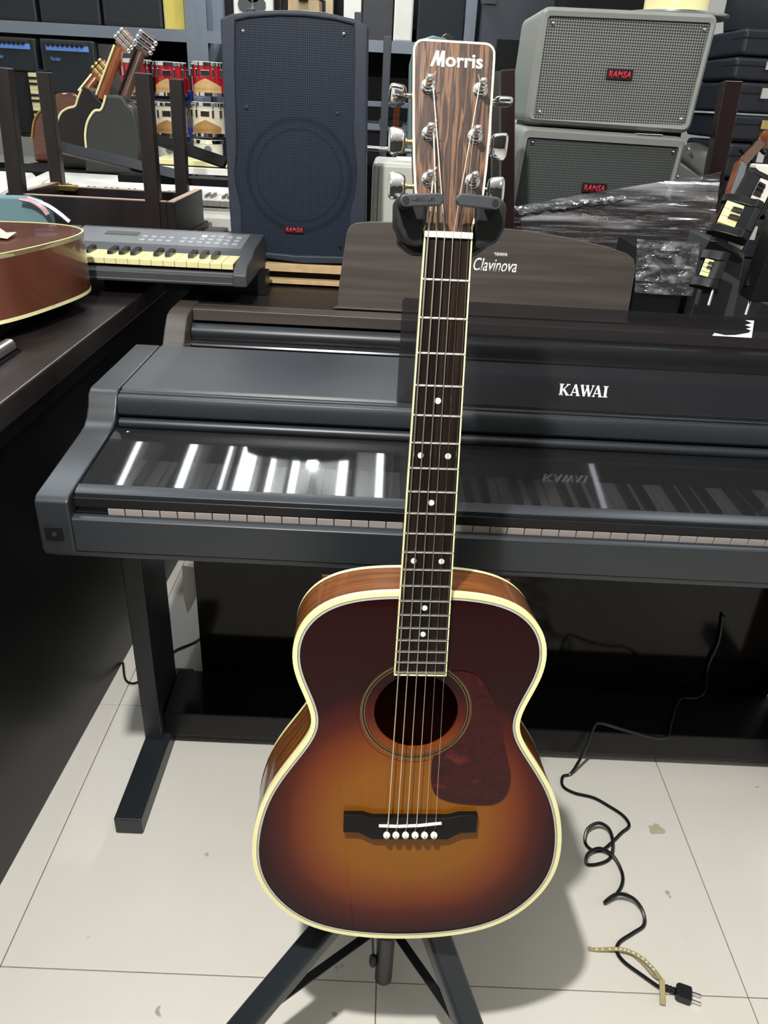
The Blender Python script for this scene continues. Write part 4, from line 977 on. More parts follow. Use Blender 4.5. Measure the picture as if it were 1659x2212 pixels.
# --- guitars leaning in the back, seen from behind
CRZ = at(200, 374, 3.0).z
def simple_guitar(label, body_px, Y, n0, n1, h1, body_mat, neck_mat, edge_px, edge_mat='cream', tuner='chrome', nw=.028, hw_=.042, thick=.085):
    pts = poly(body_px, Y)
    P = [(p.x, p.y) for p in catmull([(x, z, 0) for x, z in pts], 5)]
    P = [(x, max(z, CRZ + .001)) for x, z in P]
    zmin = min(p[1] for p in P); cx_ = sum(p[0] for p in P) / len(P)
    t = T_('acoustic_guitar', label, 'guitar', (cx_, Y + .04, zmin))
    bm = prism(P, 'xz', Y, Y + thick)
    P_('body', bm, body_mat, t, bevel=.012, seg=4)
    ed = [at(a, b, Y - .001) for a, b in edge_px]
    P_('binding', tube([tuple(p) for p in ed], .0038, 8, smooth=5), edge_mat, t, smooth=True, label='pale edge binding')
    a = at(*n0, Y); b = at(*n1, Y + .02); a.y += .035; b.y += .035
    nk = bmesh.new(); cyl(a, b, .019, .016, 14, nk); P_('neck', nk, neck_mat, t, smooth=True)
    d = (b - a).normalized(); s = Vector((d.z, 0, -d.x))
    P_('fingerboard', bar(a - s * .017, b - s * .015, .006, .04, (0, 1, 0)), 'cream' if neck_mat == 'neck_wood' else 'fingerboard', t)
    h = at(*h1, Y + .03); h.y += .035
    hs_ = P_('headstock', bar(b, h, .05, .014, (-.5, -1, 0)), neck_mat, t, bevel=.003)
    dd = (h - b); q = (Vector((dd.z, 0, -dd.x))).normalized()
    for k in range(3):
        for sgn in (-1, 1):
            p = b + dd * (.3 + .27 * k) + Vector((0, -.012, 0)); e_ = p + q * sgn * .030
            tm = P_('tuning_machine', bar(p - q * sgn * .0, p + q * sgn * .022, .012, .012, (0, 1, 0)), tuner, hs_, bevel=.002)
            P_('button', lathe([(.003, 0), (.0075, .003), (.008, .010), (.0045, .014)], tuple(p + q * sgn * .021), tuple(q * sgn), 14), tuner, hs_, smooth=60)
    return t
simple_guitar('brown sunburst guitar with gold tuners, rearmost of the three leaning guitars', [(68, 300), (72, 262), (86, 238), (112, 222), (118, 205), (135, 200), (165, 205), (178, 240), (185, 300), (182, 360), (75, 360)], 3.30,
              (172, 205), (200, 168), (228, 140), 'side_dark', 'neck_wood', [(68, 300), (74, 260), (90, 236), (112, 224)], 'tan_wood', 'brass', nw=.02)
simple_guitar('black rounded back guitar with cream edge and orange brown neck, middle of the leaning guitars', [(124, 372), (122, 300), (126, 262), (136, 238), (156, 230), (166, 215), (172, 192), (190, 190), (210, 212), (226, 235), (235, 300), (232, 372)], 3.11,
              (212, 214), (252, 102), (276, 74), 'bowl_black', 'neck_wood', [(124, 308), (123, 270), (131, 245), (146, 234), (162, 229), (168, 212), (176, 192)])
simple_guitar('dark grey guitar with pale edges and dull brown neck, frontmost of the leaning guitars', [(184, 380), (183, 300), (190, 262), (203, 242), (219, 237), (226, 222), (230, 206), (258, 206), (268, 212), (276, 225), (290, 240), (300, 290), (300, 380)], 2.965,
              (262, 212), (298, 112), (319, 74), 'grey_guitar', 'neck_dark', [(186, 320), (184, 290), (189, 262), (203, 240), (217, 237), (224, 222), (228, 206)], 'cream')
x0, x1, z0, z1 = R4(20, 330, 330, 420, 3.05)
P_('guitar_crate', B(x0, x1, 2.95, 3.45, 0, CRZ), 'black_matte', label='black low bench carrying the leaning guitars', cat='bench')

# --- keyboard standing on end at far left back
Fk = Matrix(((0, -1, 0, at(85, 200, 3.35).x), (0, 0, -1, 3.45), (1, 0, 0, at(70, 290, 3.35).z), (0, 0, 0, 1)))
keyboard_unit('electronic_keyboard', 'dark keyboard with yellowed keys standing on end behind the leaning guitars', Fk, at(70, 160, 3.45).z - at(70, 290, 3.45).z, 11, .055, 'yellow_key', 'black_matte', 0, panel_d=.05, h=.05, end=.012, start=2)

# --- grey steel shelves
YSH = 3.70
def shelf_unit(label, xs, zshelves, depth=.42, ztop=1.95):
    x0, x1 = xs; t = T_('steel_shelf', label, 'shelf', ((x0 + x1) / 2, YSH + depth / 2, 0))
    for x in (x0, x1):
        for y in (YSH, YSH + depth): P_('post', BB([(x - .022, x + .022, y - .003, y, 0, ztop), (x - .022 if x == x0 else x + .018, x - .018 if x == x0 else x + .022, y, y + .03, 0, ztop)]), 'shelf_grey', t)
    for z in zshelves:
        bm_ = P_('shelf_board', B(x0, x1, YSH, YSH + depth, z - .004, z), 'shelf_grey', t)
        P_('dark_filler_board', B(x0 + .02, x1 - .02, YSH + depth - .02, YSH + depth - .01, z + .001, z + .38), 'black_matte', bm_)  # added dark sheet standing in for the darkness behind the shelf
        P_('beam', B(x0 + .02, x1 - .02, YSH - .002, YSH + .003, z - .042, z + .001), 'shelf_grey', bm_)
    return t
zs1 = at(200, 62, YSH).z + .012; zs2 = at(460, 68, YSH).z; zs3 = at(855, 92, YSH).z; zlow = at(100, 205, YSH).z
u1 = (at(-230, 60, YSH).x, at(413, 60, YSH).x); u2 = (at(436, 60, YSH).x, at(1015, 60, YSH).x)
shelf_unit('grey steel shelf rack at the left back with amplifiers on it', u1, (zs1, zlow - .0, .5))
shelf_unit('grey steel shelf rack in the middle behind the large speaker', u2, (zs2, at(850, 270, YSH).z, .5))
def cabinet(label, px, Y, d, mat_, front=None, name='amplifier_cabinet', cat='amplifier', z0=None, z1=None, bev=.008, extra=None, corners=True):
    x0, x1, a, b = R4(*px, Y); z0 = a if z0 is None else z0; z1 = b if z1 is None else z1
    t = T_(name, label, cat, ((x0 + x1) / 2, Y + d / 2, z0))
    P_('case', B(x0, x1, Y, Y + d, z0, z1), mat_, t, bevel=bev, seg=3)
    if front:
        m_ = .012; P_('front_cloth', B(x0 + m_, x1 - m_, Y - .003, Y + .002, z0 + m_, z1 - m_), front, t)
    if extra: extra(t, x0, x1, z0, z1)
    return t
def rackfill(label, px, name='amplifier_cabinet', **k): return cabinet(label, px, YSH + .02, .32, 'amp_black', 'amp_cloth', name=name, z0=zs1 + .0005, z1=zs1 + .30, **k)
rackfill('dark amplifier cabinet at the left end of the upper shelf', (-75, 0, 78, 50))
rackfill('dark amplifier cabinet in the middle of the upper shelf', (86, 0, 216, 55))
rackfill('wide dark amplifier cabinet beside the yellow box on the upper shelf', (222, 0, 350, 60))
x0, x1, a, b = R4(353, 0, 400, 66, YSH + .02)
bp_ = T_('speaker_box', 'yellow fronted box at the right end of the upper left shelf', 'box', ((x0 + x1) / 2, YSH + .15, zs1))
P_('case', B(x0, x1, YSH + .03, YSH + .32, zs1 + .0005, zs1 + .28), 'off_white', bp_); P_('front_panel', B(x0 + .004, x1 - .004, YSH + .02, YSH + .03, zs1 + .002, zs1 + .278), 'yellow_panel', bp_, bevel=.002)
def amp_extra(t, x0, x1, z0, z1):
    Y = YSH - .02; w = x1 - x0; zp = z0 + (z1 - z0) * .80
    P_('control_panel', B(x0 + w * .12, x1 - w * .10, Y - .006, Y, zp, zp + .034), 'amp_blue', t)
    P_('panel_dark_strip', B(x0 + w * .12, x1 - w * .10, Y - .0065, Y, zp + .020, zp + .034), 'amp_black', t)  # black strip across the upper part of the blue panel
    for k in range(8): P_('knob', lathe([(.007, 0), (.006, .012)], (x0 + w * (.17 + .088 * k), Y - .006, zp + .020), (0, -1, 0), 12), 'black_satin', t, smooth=60)
    bm = text_bm('Fender', .045, .014, .3, .01, .0005); P_('lettering', bm, 'amp_blue', t, facing((x0 + w * .28, Y - .0065, zp - .03)), label='small pale blue maker script')
cabinet('black practice amplifier with blue control strip, right one on the lower shelf', (92, 86, 208, 205), YSH - .02, .26, 'amp_black', 'amp_cloth', z0=zlow + .001, extra=amp_extra)
cabinet('black practice amplifier with blue control strip, left one on the lower shelf', (-30, 80, 82, 200), YSH - .02, .26, 'amp_black', 'amp_cloth', z0=zlow + .001, extra=amp_extra)
x0, x1, a, b = R4(212, 106, 290, 200, YSH)
P_('metal_case', B(x0, x1, YSH + .02, YSH + .3, zlow + .001, zlow + .2), 'grey_dark', label='dark grey case beside the amplifiers on the lower shelf', cat='case', bevel=.006)
# items standing on the middle shelf
def on_shelf(label, px, name, cat, mat_, front=None, d=.2, dy=.03, h=.3, extra=None):
    x0, x1, a, b = R4(*px, YSH + dy); z0 = zs3 + .0015
    t = T_(name, label, cat, ((x0 + x1) / 2, YSH + dy + d / 2, z0))
    P_('case', B(x0, x1, YSH + dy, YSH + dy + d, z0, z0 + h), mat_, t, bevel=.004)
    if front: P_('front_panel', B(x0 + .006, x1 - .006, YSH + dy - .004, YSH + dy, z0 + .006, z0 + h - .006), front, t)
    if extra: extra(t, x0, x1, z0)
zs3 = zs2
def flower(t, x0, x1, z0):
    for (u, v, r) in ((.3, .10, .03), (.5, .14, .034), (.66, .10, .028)):
        P_('printed_shape', lathe([(r, 0), (r, .0012)], (x0 + (x1 - x0) * u, YSH + .024, z0 + v), (0, -1, 0), 9), 'grey_dark', t)
on_shelf('white panel with dark printed shapes behind the large black speaker', (505, 0, 590, 70), 'printed_panel', 'panel', 'off_white', 'off_white', .03, .03, .34, flower)
def handle(t, x0, x1, z0):
    xm = (x0 + x1) / 2; Y = YSH + .02
    P_('carry_handle', tube([(x0 - .02, Y - .03, z0 + .05), (x0 - .02, Y - .03, z0 + .13), (x0 + .02, Y - .03, z0 + .145), (x1 - .02, Y - .03, z0 + .145), (x1 + .02, Y - .03, z0 + .12), (x1 + .02, Y - .03, z0 + .05)], .008, 8), 'black_satin', t, smooth=True)
    P_('clip', B(xm - .02, xm + .02, Y - .05, Y - .005, z0 + .12, z0 + .15), 'black_matte', t, bevel=.004)
on_shelf('small wooden speaker with black carrying bracket, seen over the large black speaker', (622, 0, 690, 70), 'bracket_speaker', 'speaker', 'maple', 'beige_grille', .2, .02, .165, handle)
on_shelf('beige grille speaker right of the bracketed one', (655, 0, 722, 70), 'bookshelf_speaker', 'speaker', 'walnut_dark', 'beige_grille', .2, .24, .36)
on_shelf('pale board standing on the middle shelf, left of the tall black case', (742, 0, 780, 80), 'white_board', 'board', 'off_white', None, .03, .05, .36)
on_shelf('tall black case between the two pale boards on the middle shelf', (782, 0, 849, 84), 'black_case', 'case', 'case_black', None, .2, .06, .36)
on_shelf('pale board with gold edges at the right of the tall black case', (851, 0, 892, 88), 'white_board', 'board', 'off_white', 'off_white', .05, .02, .36)
def amp2(t, x0, x1, z0):
    P_('logo_oval', lathe([(.025, 0), (.022, .003)], ((x0 + x1) / 2 + .03, YSH + .012, z0 + .012), (0, -1, 0), 24), 'chrome', t)
on_shelf('dark speaker with diamond grille behind the headstock', (902, 0, 1003, 90), 'guitar_speaker', 'speaker', 'amp_black', 'amp_cloth', .25, .02, .36, amp2)
# big slate panels right of that
x0, x1, z0, z1 = R4(1026, 0, 1160, 430, 3.62)
pnl = T_('tall_cabinet', 'tall slate blue cabinet between the shelf post and the silver speakers', 'cabinet', ((x0 + x1) / 2, 3.75, 0))
P_('body', B(x0, x1 + .12, 3.62, 3.95, 0, 1.85), 'navy', pnl, bevel=.003)
q0, q1, r0, r1 = R4(1072, 85, 1122, 152, 3.60); P_('recess', B(q0, q1, 3.612, 3.622, r0, r1), 'black_matte', pnl); q0, q1, r0, r1 = R4(1040, -6, 1074, 8, 3.60); P_('hinge', B(q0, q1, 3.605, 3.62, r0, r1), 'charcoal', pnl)

# --- teal gig bag behind the headstock
tg = [(882, 1100), (880, 430), (878, 330), (882, 230), (884, 140), (893, 105), (912, 84), (935, 76), (962, 82), (985, 100), (1000, 130), (1004, 230), (1000, 430), (990, 1100)]
P_('guitar_bag', prism([(x, max(z, .001)) for x, z in poly(tg, 2.75)], 'xz', 2.75, 2.85), 'teal_case', label='pale teal guitar bag standing behind the headstock', cat='bag', bevel=.012, seg=3)
# --- pale silver case between the black speaker and the guitar headstock
x0, x1, z0, z1 = R4(802, 352, 905, 500, 2.12)
sc_ = T_('flight_case', 'pale silver case beside the large black speaker, behind the headstock', 'case', ((x0 + x1) / 2, 2.25, .862))
P_('shell', B(x0, x1 + .06, 2.12, 2.34, .862, z1), 'silver_case', sc_, bevel=.012, seg=3)
P_('lid_seam', B(x0 + .016, x0 + .018, 2.1185, 2.13, .87, z1 - .01), 'grey_panel', sc_)
P_('lid_plate', B(x0 + .06, x1 + .04, 2.16, 2.28, z1, z1 + .006), 'off_white', sc_, bevel=.002)
P_('low_table', B(-.12, 1.05, 2.0, 2.46, 0, .861), 'black_matte', label='low black table carrying the silver case and silver speakers', cat='table', bevel=.003)
# shelf and chrome rails behind it
x0, x1, z0, z1 = R4(806, 318, 900, 328, 2.6); cr_b = cyl((x0 - .1, 2.6, (z0 + z1) / 2), (x1 + .1, 2.6, (z0 + z1) / 2 - .003), .008, seg=14)
for xx in (x0 - .09, x1 + .09): cyl((xx, 2.6, 0), (xx, 2.6, (z0 + z1) / 2), .008, seg=12, bm=cr_b)
P_('chrome_rail', cr_b, 'chrome', label='horizontal chrome rail above the pale silver case', cat='rail', smooth=True)
x0, x1, z0, z1 = R4(806, 222, 890, 232, 2.9); P_('shelf_rail', BB([(x0 - .1, x1 + .12, 2.9, 3.25, z0, z1), (x0 - .1, x0 - .08, 2.92, 2.94, 0, z0), (x1 + .10, x1 + .12, 2.92, 2.94, 0, z0)]), 'shelf_grey', label='pale grey shelf edge beside the black speaker', cat='rail')
x0, x1, z0, z1 = R4(818, 250, 870, 272, 2.95); P_('paper_stack', B(x0, x1, 3.02, 3.2, z0 - .005, z1 - .012), 'grey_panel', label='grey folder lying under the pale shelf edge', cat='folder', bevel=.003)
x0, x1, z0, z1 = R4(850, 215, 864, 265, 2.85); P_('brown_stick', B(x0, x1, 2.85, 2.87, 0, z1), 'side_dark', label='short brown wooden post left of the headstock tuners', cat='stick', bevel=.003)
x0, x1, z0, z1 = R4(824, 78, 841, 330, 2.8); P_('dark_post', B(x0, x1, 2.80, 2.83, 0, z1), 'navy', label='slim dark post right of the large black speaker', cat='post', bevel=.002)
x0, x1, z0, z1 = R4(806, 290, 905, 400, 3.0); P_('low_black_cabinet', B(x0 - .2, x1 + .3, 3.0, 3.3, 0, z1), 'black_matte', label='low black cabinet under the pale shelf edge', cat='cabinet')

# --- two silver monitor speakers
def monitor(label, outer, inner, Y, gm, badge_px, screws, depth=.3, tag=None):
    O = poly(outer, Y); zmin = min(p[1] for p in O); cx_ = sum(p[0] for p in O) / len(O)
    t = T_('monitor_speaker', label, 'speaker', (cx_, Y + .15, zmin), group='silver grey monitor speakers')
    def rounded(P, r):
        out = []; n = len(P)
        for i in range(n):
            p = Vector((*P[i], 0)); a = Vector((*P[i - 1], 0)); b = Vector((*P[(i + 1) % n], 0))
            d0 = (a - p).normalized() * r; d1 = (b - p).normalized() * r
            for k in range(5):
                s = k / 4; q = (p + d0) * (1 - s) ** 2 + p * 2 * s * (1 - s) + (p + d1) * s ** 2; out.append((q.x, q.y))
        return out
    Or = rounded(O, .022); Ir = rounded(poly(inner, Y), .008); bm = bmesh.new(); n = len(Or)
    ins = inset(Or, .008)
    A = [bm.verts.new((x, Y + .012, z)) for x, z in Or]; A0 = [bm.verts.new((x, Y, z)) for x, z in ins]; Bk = [bm.verts.new((x, Y + depth, z)) for x, z in Or]
    C_ = [bm.verts.new((x, Y + .002, z)) for x, z in Ir]; D = [bm.verts.new((x, Y + .014, z)) for x, z in Ir]
    for a_, b_ in ((A0, A), (A, Bk), (C_, A0), (D, C_)):
        for i in range(n): bm.faces.new((a_[i], a_[(i + 1) % n], b_[(i + 1) % n], b_[i]))
    bm.faces.new(Bk); bmesh.ops.recalc_face_normals(bm, faces=bm.faces)
    P_('shell', bm, 'silver_body', t, smooth=30)
    g = P_('grille', grille_mesh(Ir, Y + .010), gm, t)
    c = at(*badge_px, Y + .009); b_ = P_('badge', B(c.x - .030, c.x + .030, Y + .004, Y + .0095, c.z - .0105, c.z + .0105), 'badge_black', t)
    P_('lettering', text_bm('RAMSA', .052, .0135, .15, .02, .0005), 'badge_red', b_, facing((c.x, Y + .0038, c.z)), label='red maker name')
    for a, b in screws:
        c = at(a, b, Y + .01); P_('screw', lathe([(.006, 0), (.006, .002), (.003, .005), (.001, .006)], tuple(c), (0, -1, 0), 14), 'chrome', g, smooth=60)
    for s in ((0, 1),): pass
    return t, O
YM = 2.05
mon_u, O1 = monitor('upper of the two stacked silver grey monitor speakers, lit honeycomb grille', [(1172, 12), (1557, 30), (1491, 289), (1133, 264)], [(1185, 33), (1538, 49), (1481, 271), (1152, 257)], YM, 'silver_grille', (1338, 161), [(1194, 50), (1521, 64), (1471, 258), (1165, 242)])
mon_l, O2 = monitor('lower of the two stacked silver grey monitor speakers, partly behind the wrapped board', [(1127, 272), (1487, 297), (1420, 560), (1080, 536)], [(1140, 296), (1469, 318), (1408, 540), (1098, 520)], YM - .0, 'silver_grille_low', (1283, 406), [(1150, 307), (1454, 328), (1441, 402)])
P_('speaker_support', B(O2[3][0] - .03, O2[2][0] + .08, YM + .01, YM + .3, .862, min(O2[2][1], O2[3][1]) - .001), 'black_matte', label='black box the silver speakers stand on', cat='box')
c = at(1400, 290, YM + .02); P_('label_sticker', B(c.x - .03, c.x + .03, YM + .003, YM + .05, c.z, c.z + .001), 'white_print', mon_l)
P_('lettering', text_bm('9-22', .022, .006, 0, 0, .0003), 'black_satin', mon_l, facing((c.x, YM + .02, c.z + .0012), (1, 0, 0), (0, 1, .02)))
# thing on top of the upper speaker
zt2 = max(p[1] for p in O1)
pot = T_('cymbal_pack', 'chrome rimmed tray with a cream drum on top of the upper silver speaker', 'tray', (.665, 2.22, zt2))
P_('tray', lathe([(.12, 0), (.125, .004), (.125, .009), (.11, .010)], (.665, 2.22, zt2 + .0005), (0, 0, 1), 40), 'steel', pot, smooth=60)
P_('drum_shell', lathe([(.075, 0), (.078, .14)], (.665, 2.22, zt2 + .008), (0, 0, 1), 40), 'yellow_key', pot, smooth=60)

# --- mahogany uprights of another bench
def post(label, a, b, Y, w, m='mahogany'):
    A_ = at(*a, Y); B_ = at(*b, Y + .02); t = T_('bench', label, 'bench', (A_.x, Y + .02, .863))
    k_ = (.868 - A_.z) / (B_.z - A_.z); A_ = A_ + (B_ - A_) * k_
    P_('leg', bar(A_, B_, w, .034, (0, 1, 0)), m, t, bevel=.002)
post('near black red bench leg standing directly right of the guitar headstock', (1095, 470), (1095, 152), 1.72, .028)
post('thin dark bench leg just behind the right tuners of the headstock', (1070, 470), (1075, 156), 1.84, .020, 'bench_wood')
post('deep red mahogany bench leg right of the silver speakers', (1525, 470), (1580, 176), 1.99, .040)
x0, x1, z0, z1 = R4(1092, 285, 1116, 332, 2.4)
Fk = Matrix(((0, -1, 0, x1), (0, 0, -1, 2.54), (1, 0, 0, z0), (0, 0, 0, 1)))
P_('floor_box', B(x0 - .04, x1 + .04, 2.46, 2.6, 0, z0 - .012), 'black_matte', label='tall black box behind the silver speakers', cat='box')
keyboard_unit('electronic_keyboard', 'edge of a cream keyboard standing on end left of the silver speakers', Fk, z1 - z0 + .06, 5, .04, 'yellow_key', 'off_white', 0, panel_d=.02, h=.03, end=.01, start=2)

# --- dark red board wrapped in film
WB = T_('wrapped_piano', 'dark red piano wrapped in stretch film, in front of the lower silver speaker', 'piano', (.58, 1.85, .862))
YW = 1.86
ow = [(1052, 470), (1090, 462), (1310, 430), (1540, 436), (1522, 522), (1420, 560), (1240, 520), (1052, 520)]
OW = [(at(a, b, YW).x, max(.865, at(a, b, YW).z)) for a, b in [(1045, 470), (1100, 462), (1310, 440), (1545, 430), (1520, 600), (1045, 590)]]
P_('front_board', prism(OW, 'xz', YW, YW + .07), 'mahogany', WB, bevel=.003)
fl_ = bmesh.new()
def sheet(bm, c00, c10, c11, c01, nx, ny, amp, seed):
    rnd = random.Random(seed); g = []
    fr_u = [rnd.uniform(2, 7) for _ in range(4)]; ph = [rnd.uniform(0, 6) for _ in range(4)]
    for j in range(ny + 1):
        row = []
        for i in range(nx + 1):
            u, v = i / nx, j / ny
            p = (c00 * (1 - u) + c10 * u) * (1 - v) + (c01 * (1 - u) + c11 * u) * v
            d = sum(math.sin(fr_u[k] * (v * 6 + u * (k - 1.2)) + ph[k]) for k in range(4)) / 4 * amp + rnd.uniform(-1, 1) * amp * .18
            row.append(bm.verts.new(p + Vector((0, -abs(d) - .001, d * .3))))
        g.append(row)
    for j in range(ny):
        for i in range(nx): bm.faces.new((g[j][i], g[j][i + 1], g[j + 1][i + 1], g[j + 1][i]))
sheet(fl_, at(1040, 600, YW - .004), at(1528, 600, YW - .004), at(1556, 372, YW - .004), at(1060, 452, YW - .004), 50, 34, .007, 3)
P_('stretch_film', fl_, 'film', WB, smooth=True, label='shiny wrinkled clear film')
fr2 = bmesh.new(); rp = []; rr_ = []
for k in range(40):
    u = k / 39; rp.append(tuple(at(1060 + 290 * u, 462 - 34 * u + random.uniform(-2, 2), YW - .012))); rr_.append(.010 * (1 - .75 * u) + random.uniform(-.002, .002) + .001)
tube(rp, rr_, 9, fr2)
for v in fr2.verts: v.co += Vector((random.uniform(-1, 1), random.uniform(-1, 1), random.uniform(-1, 1))) * .0022
P_('film_roll', fr2, 'film_bright', WB, label='bunched shiny film along the top edge')
P_('lettering', text_bm('Piano', .060, .013, 0, .004, .0004), 'gold_print', WB, facing(tuple(at(1286, 470, YW - .003)), (1, 0, -.02)), label='faded gold lettering')
# wrapped dark equipment below it
x0, x1, z0, z1 = R4(1375, 525, 1502, 640, 1.62)
wb2 = T_('wrapped_mixer', 'dark equipment wrapped in shiny film right of the brown music rest', 'equipment', ((x0 + x1) / 2, 1.72, .862))
P_('body', B(x0, x1 - .01, 1.63, 1.80, .862, z1 - .012), 'black_matte', wb2, bevel=.006)
P_('front_bar', B(x0 + .01, x1 - .02, 1.625, 1.632, z1 - .05, z1 - .042), 'steel', wb2)
f2 = bmesh.new(); sheet(f2, at(1370, 632, 1.618), at(1496, 640, 1.618), at(1512, 520, 1.618), at(1376, 516, 1.618), 26, 20, .006, 8)
P_('stretch_film', f2, 'film_crumple', wb2, smooth=True)

# --- chrome cymbal and stand parts right of the lower speaker
c = at(1490, 362, 2.3)
P_('tambourine_shelf', B(c.x - .05, c.x + .05, 2.28, 2.36, .8615, c.z - .058), 'black_matte', label='black block under the round chrome rimmed drum', cat='block')
cy_ = T_('tambourine', 'round chrome rimmed drum leaning beside the mahogany leg', 'drum', tuple(c - Vector((0, 0, .06))))
P_('rim', lathe([(.055, 0), (.060, .002), (.060, .016), (.055, .018)], tuple(c), (-.6, -.75, .35), 36), 'chrome', cy_, smooth=60); P_('drumhead', lathe([(.054, .004), (.054, .012)], tuple(c), (-.6, -.75, .35), 36), 'black_satin', cy_)
for k in range(4):
    a = k * 1.57 + .4; P_('lug', lathe([(.006, 0), (.006, .014)], tuple(c + Vector((.05 * math.cos(a), -.01, .05 * math.sin(a)))), (-.6, -.75, .35), 10), 'chrome', cy_)

# --- stack of black hard cases
YC = 2.75
lv = [(60, 122), (124, 176), (178, 246), (250, 306), (312, 388), (392, 468), (474, 560)]
nm = ['topmost', 'second', 'third', 'fourth', 'fifth', 'sixth', 'lowest']
for i, (a, b) in enumerate(lv):
    off = [22, 2, -8, -6, -16, -22, -30][i]
    x0 = at(1585 + off, (a + b) / 2, YC).x; x1 = x0 + .85; z0 = at(1640, b, YC).z + .001; z1 = at(1640, a, YC).z
    t = T_('instrument_case', 'black hard case, %s in the stack at the right back' % nm[i], 'case', ((x0 + x1) / 2, YC + .2, z0), group='black hard cases stacked at the right back')
    P_('shell', B(x0, x1, YC, YC + .42, z0, z1), 'case_black', t, bevel=.012, seg=3)
    P_('lid_seam', B(x0 - .001, x1, YC - .002, YC + .1, z0 + (z1 - z0) * .62, z0 + (z1 - z0) * .66), 'black_matte', t)
    P_('latch', B(x0 + .09, x0 + .115, YC - .008, YC, z0 + (z1 - z0) * .48, z0 + (z1 - z0) * .84), 'chrome' if i != 3 else 'brass', t, bevel=.002)
    if i in (2, 3, 5): P_('paper_tag', B(x0 + .13, x0 + .17, YC - .004, YC, z0 + (z1 - z0) * .55, z0 + (z1 - z0) * .75), 'white_print', t)
P_('case_pile', B(at(1580, 560, YC).x, at(1580, 560, YC).x + .9, YC, YC + .42, 0, at(1640, 560, YC).z), 'case_black', label='black trunk the stacked hard cases stand on', cat='trunk', bevel=.01)
c = at(1640, 20, 2.8); P_('drum_bag', lathe([(.17, 0), (.18, .05), (.18, .26), (.16, .28)], (c.x + .14, 2.95, at(1640, 58, 2.75).z + .002), (0, 0, 1), 40), 'case_black', label='round blue black drum bag on top of the stacked cases', cat='bag', smooth=60)
# tall dark rack behind the speakers
x0, x1, z0, z1 = R4(1480, 0, 1590, 400, 2.9)
P_('tall_dark_rack', B(x0 - .35, x1, 3.35, 3.6, 0, 1.75), 'black_matte', label='tall dark curtained rack behind the silver speakers', cat='rack', bevel=.004)

# --- violin leaning at the right
vio = T_('violin', 'brown violin body and neck leaning slanted at the right edge', 'violin', tuple(at(1560, 540, 1.95)))
a = at(1545, 540, 1.80); b = at(1604, 345, 2.05); dvec = (b - a).normalized(); sv = Vector((dvec.z, 0, -dvec.x)).normalized(); nv = dvec.cross(sv); nv = nv if nv.y < 0 else -nv
VF = Matrix(((sv.x, dvec.x, nv.x, a.x), (sv.y, dvec.y, nv.y, a.y), (sv.z, dvec.z, nv.z, a.z), (0, 0, 0, 1)))
vo = [(.0, -.03), (.04, -.02), (.052, .02), (.045, .05), (.030, .075), (.032, .105), (.044, .13), (.040, .165), (.018, .185), (0, .188)]
VO = vo + [(-x, y) for x, y in vo[-2:0:-1]]
P_('body', prism([(p.x, p.y) for p in catmull([(x, y, 0) for x, y in VO + [VO[0]]], 3)][:-1], 'xy', -.035, 0), 'side_wood', vio, VF @ Matrix.Translation((.028, -.03, 0)), bevel=.003, label='brown bout of the violin')
P_('fingerboard', prism([(-.012, .10), (.012, .10), (.009, .30), (-.009, .30)], 'xy', .004, .012), 'grey_panel', vio, VF, bevel=.002)
P_('neck', bar(VF @ Vector((0, .17, -.006)), VF @ Vector((.0, .31, -.004)), .02, .018, tuple(nv)), 'neck_wood', vio)
pg0 = VF @ Vector((0, .31, -.004)); pg1 = at(1650, 300, 2.15)
P_('peg_box', bar(pg0, pg1, .024, .02, tuple(nv)), 'side_dark', vio, bevel=.004)
P_('scroll', lathe([(.010, 0), (.020, .004), (.022, .018), (.010, .022)], tuple(pg1), (0, -1, 0), 20), 'side_wood', vio, smooth=60)
for k in (.3, .7):
    p = pg0.lerp(pg1, k); P_('peg', cyl(p - sv * .028, p + sv * .028, .004, seg=10), 'ebony', vio)
# --- keyboards standing on end at the right
def end_keyboard(label, a, b, Ya, Yb, n, kd, km, body, width_px, **k):
    A_ = at(*a, Ya); B_ = at(*b, Yb); L = (B_ - A_).length; xa = (B_ - A_).normalized()
    za = Vector((-.35, -.9, .15)); za = (za - xa * za.dot(xa)).normalized(); ya = za.cross(xa)
    Fm = Matrix(((xa.x, ya.x, za.x, A_.x), (xa.y, ya.y, za.y, A_.y), (xa.z, ya.z, za.z, A_.z), (0, 0, 0, 1)))
    return keyboard_unit('electronic_keyboard', label, Fm, L, n, kd, km, body, 0, h=.02, kh_=.010, wedge=.006, margin=.006, end=.02, **k)
end_keyboard('dark keyboard standing steeply on end at the right edge, full row of white keys', (1592, 556), (1662, 412), 1.62, 1.85, 15, .030, 'white_key', 'black_satin', 30, panel_d=.022)
end_keyboard('dark keyboard end with three yellow keys, left of the steep white keyed one', (1566, 446), (1544, 492), 1.66, 1.63, 3, .034, 'yellow_key', 'black_satin', 20, panel_d=.02)
end_keyboard('small dark keyboard with cream keys standing on end above the music rest sticker', (1522, 566), (1508, 602), 1.585, 1.57, 4, .016, 'yellow_key', 'black_satin', 20, panel_d=.012)
x0, x1, z0, z1 = R4(1515, 525, 1592, 640, 1.66)
ap_ = T_('mixer', 'dark grey angular mixer housing standing on end beside the wrapped equipment', 'mixer', ((x0 + x1) / 2, 1.7, .862))
P_('housing', prism([(x0, .862), (x1 + .02, .862), (x1 + .01, z1 - .02), (x1 - .035, z1), (x0 + .008, z1 + .005)], 'xz', 1.66, 1.80), 'grey_dark', ap_, bevel=.004)
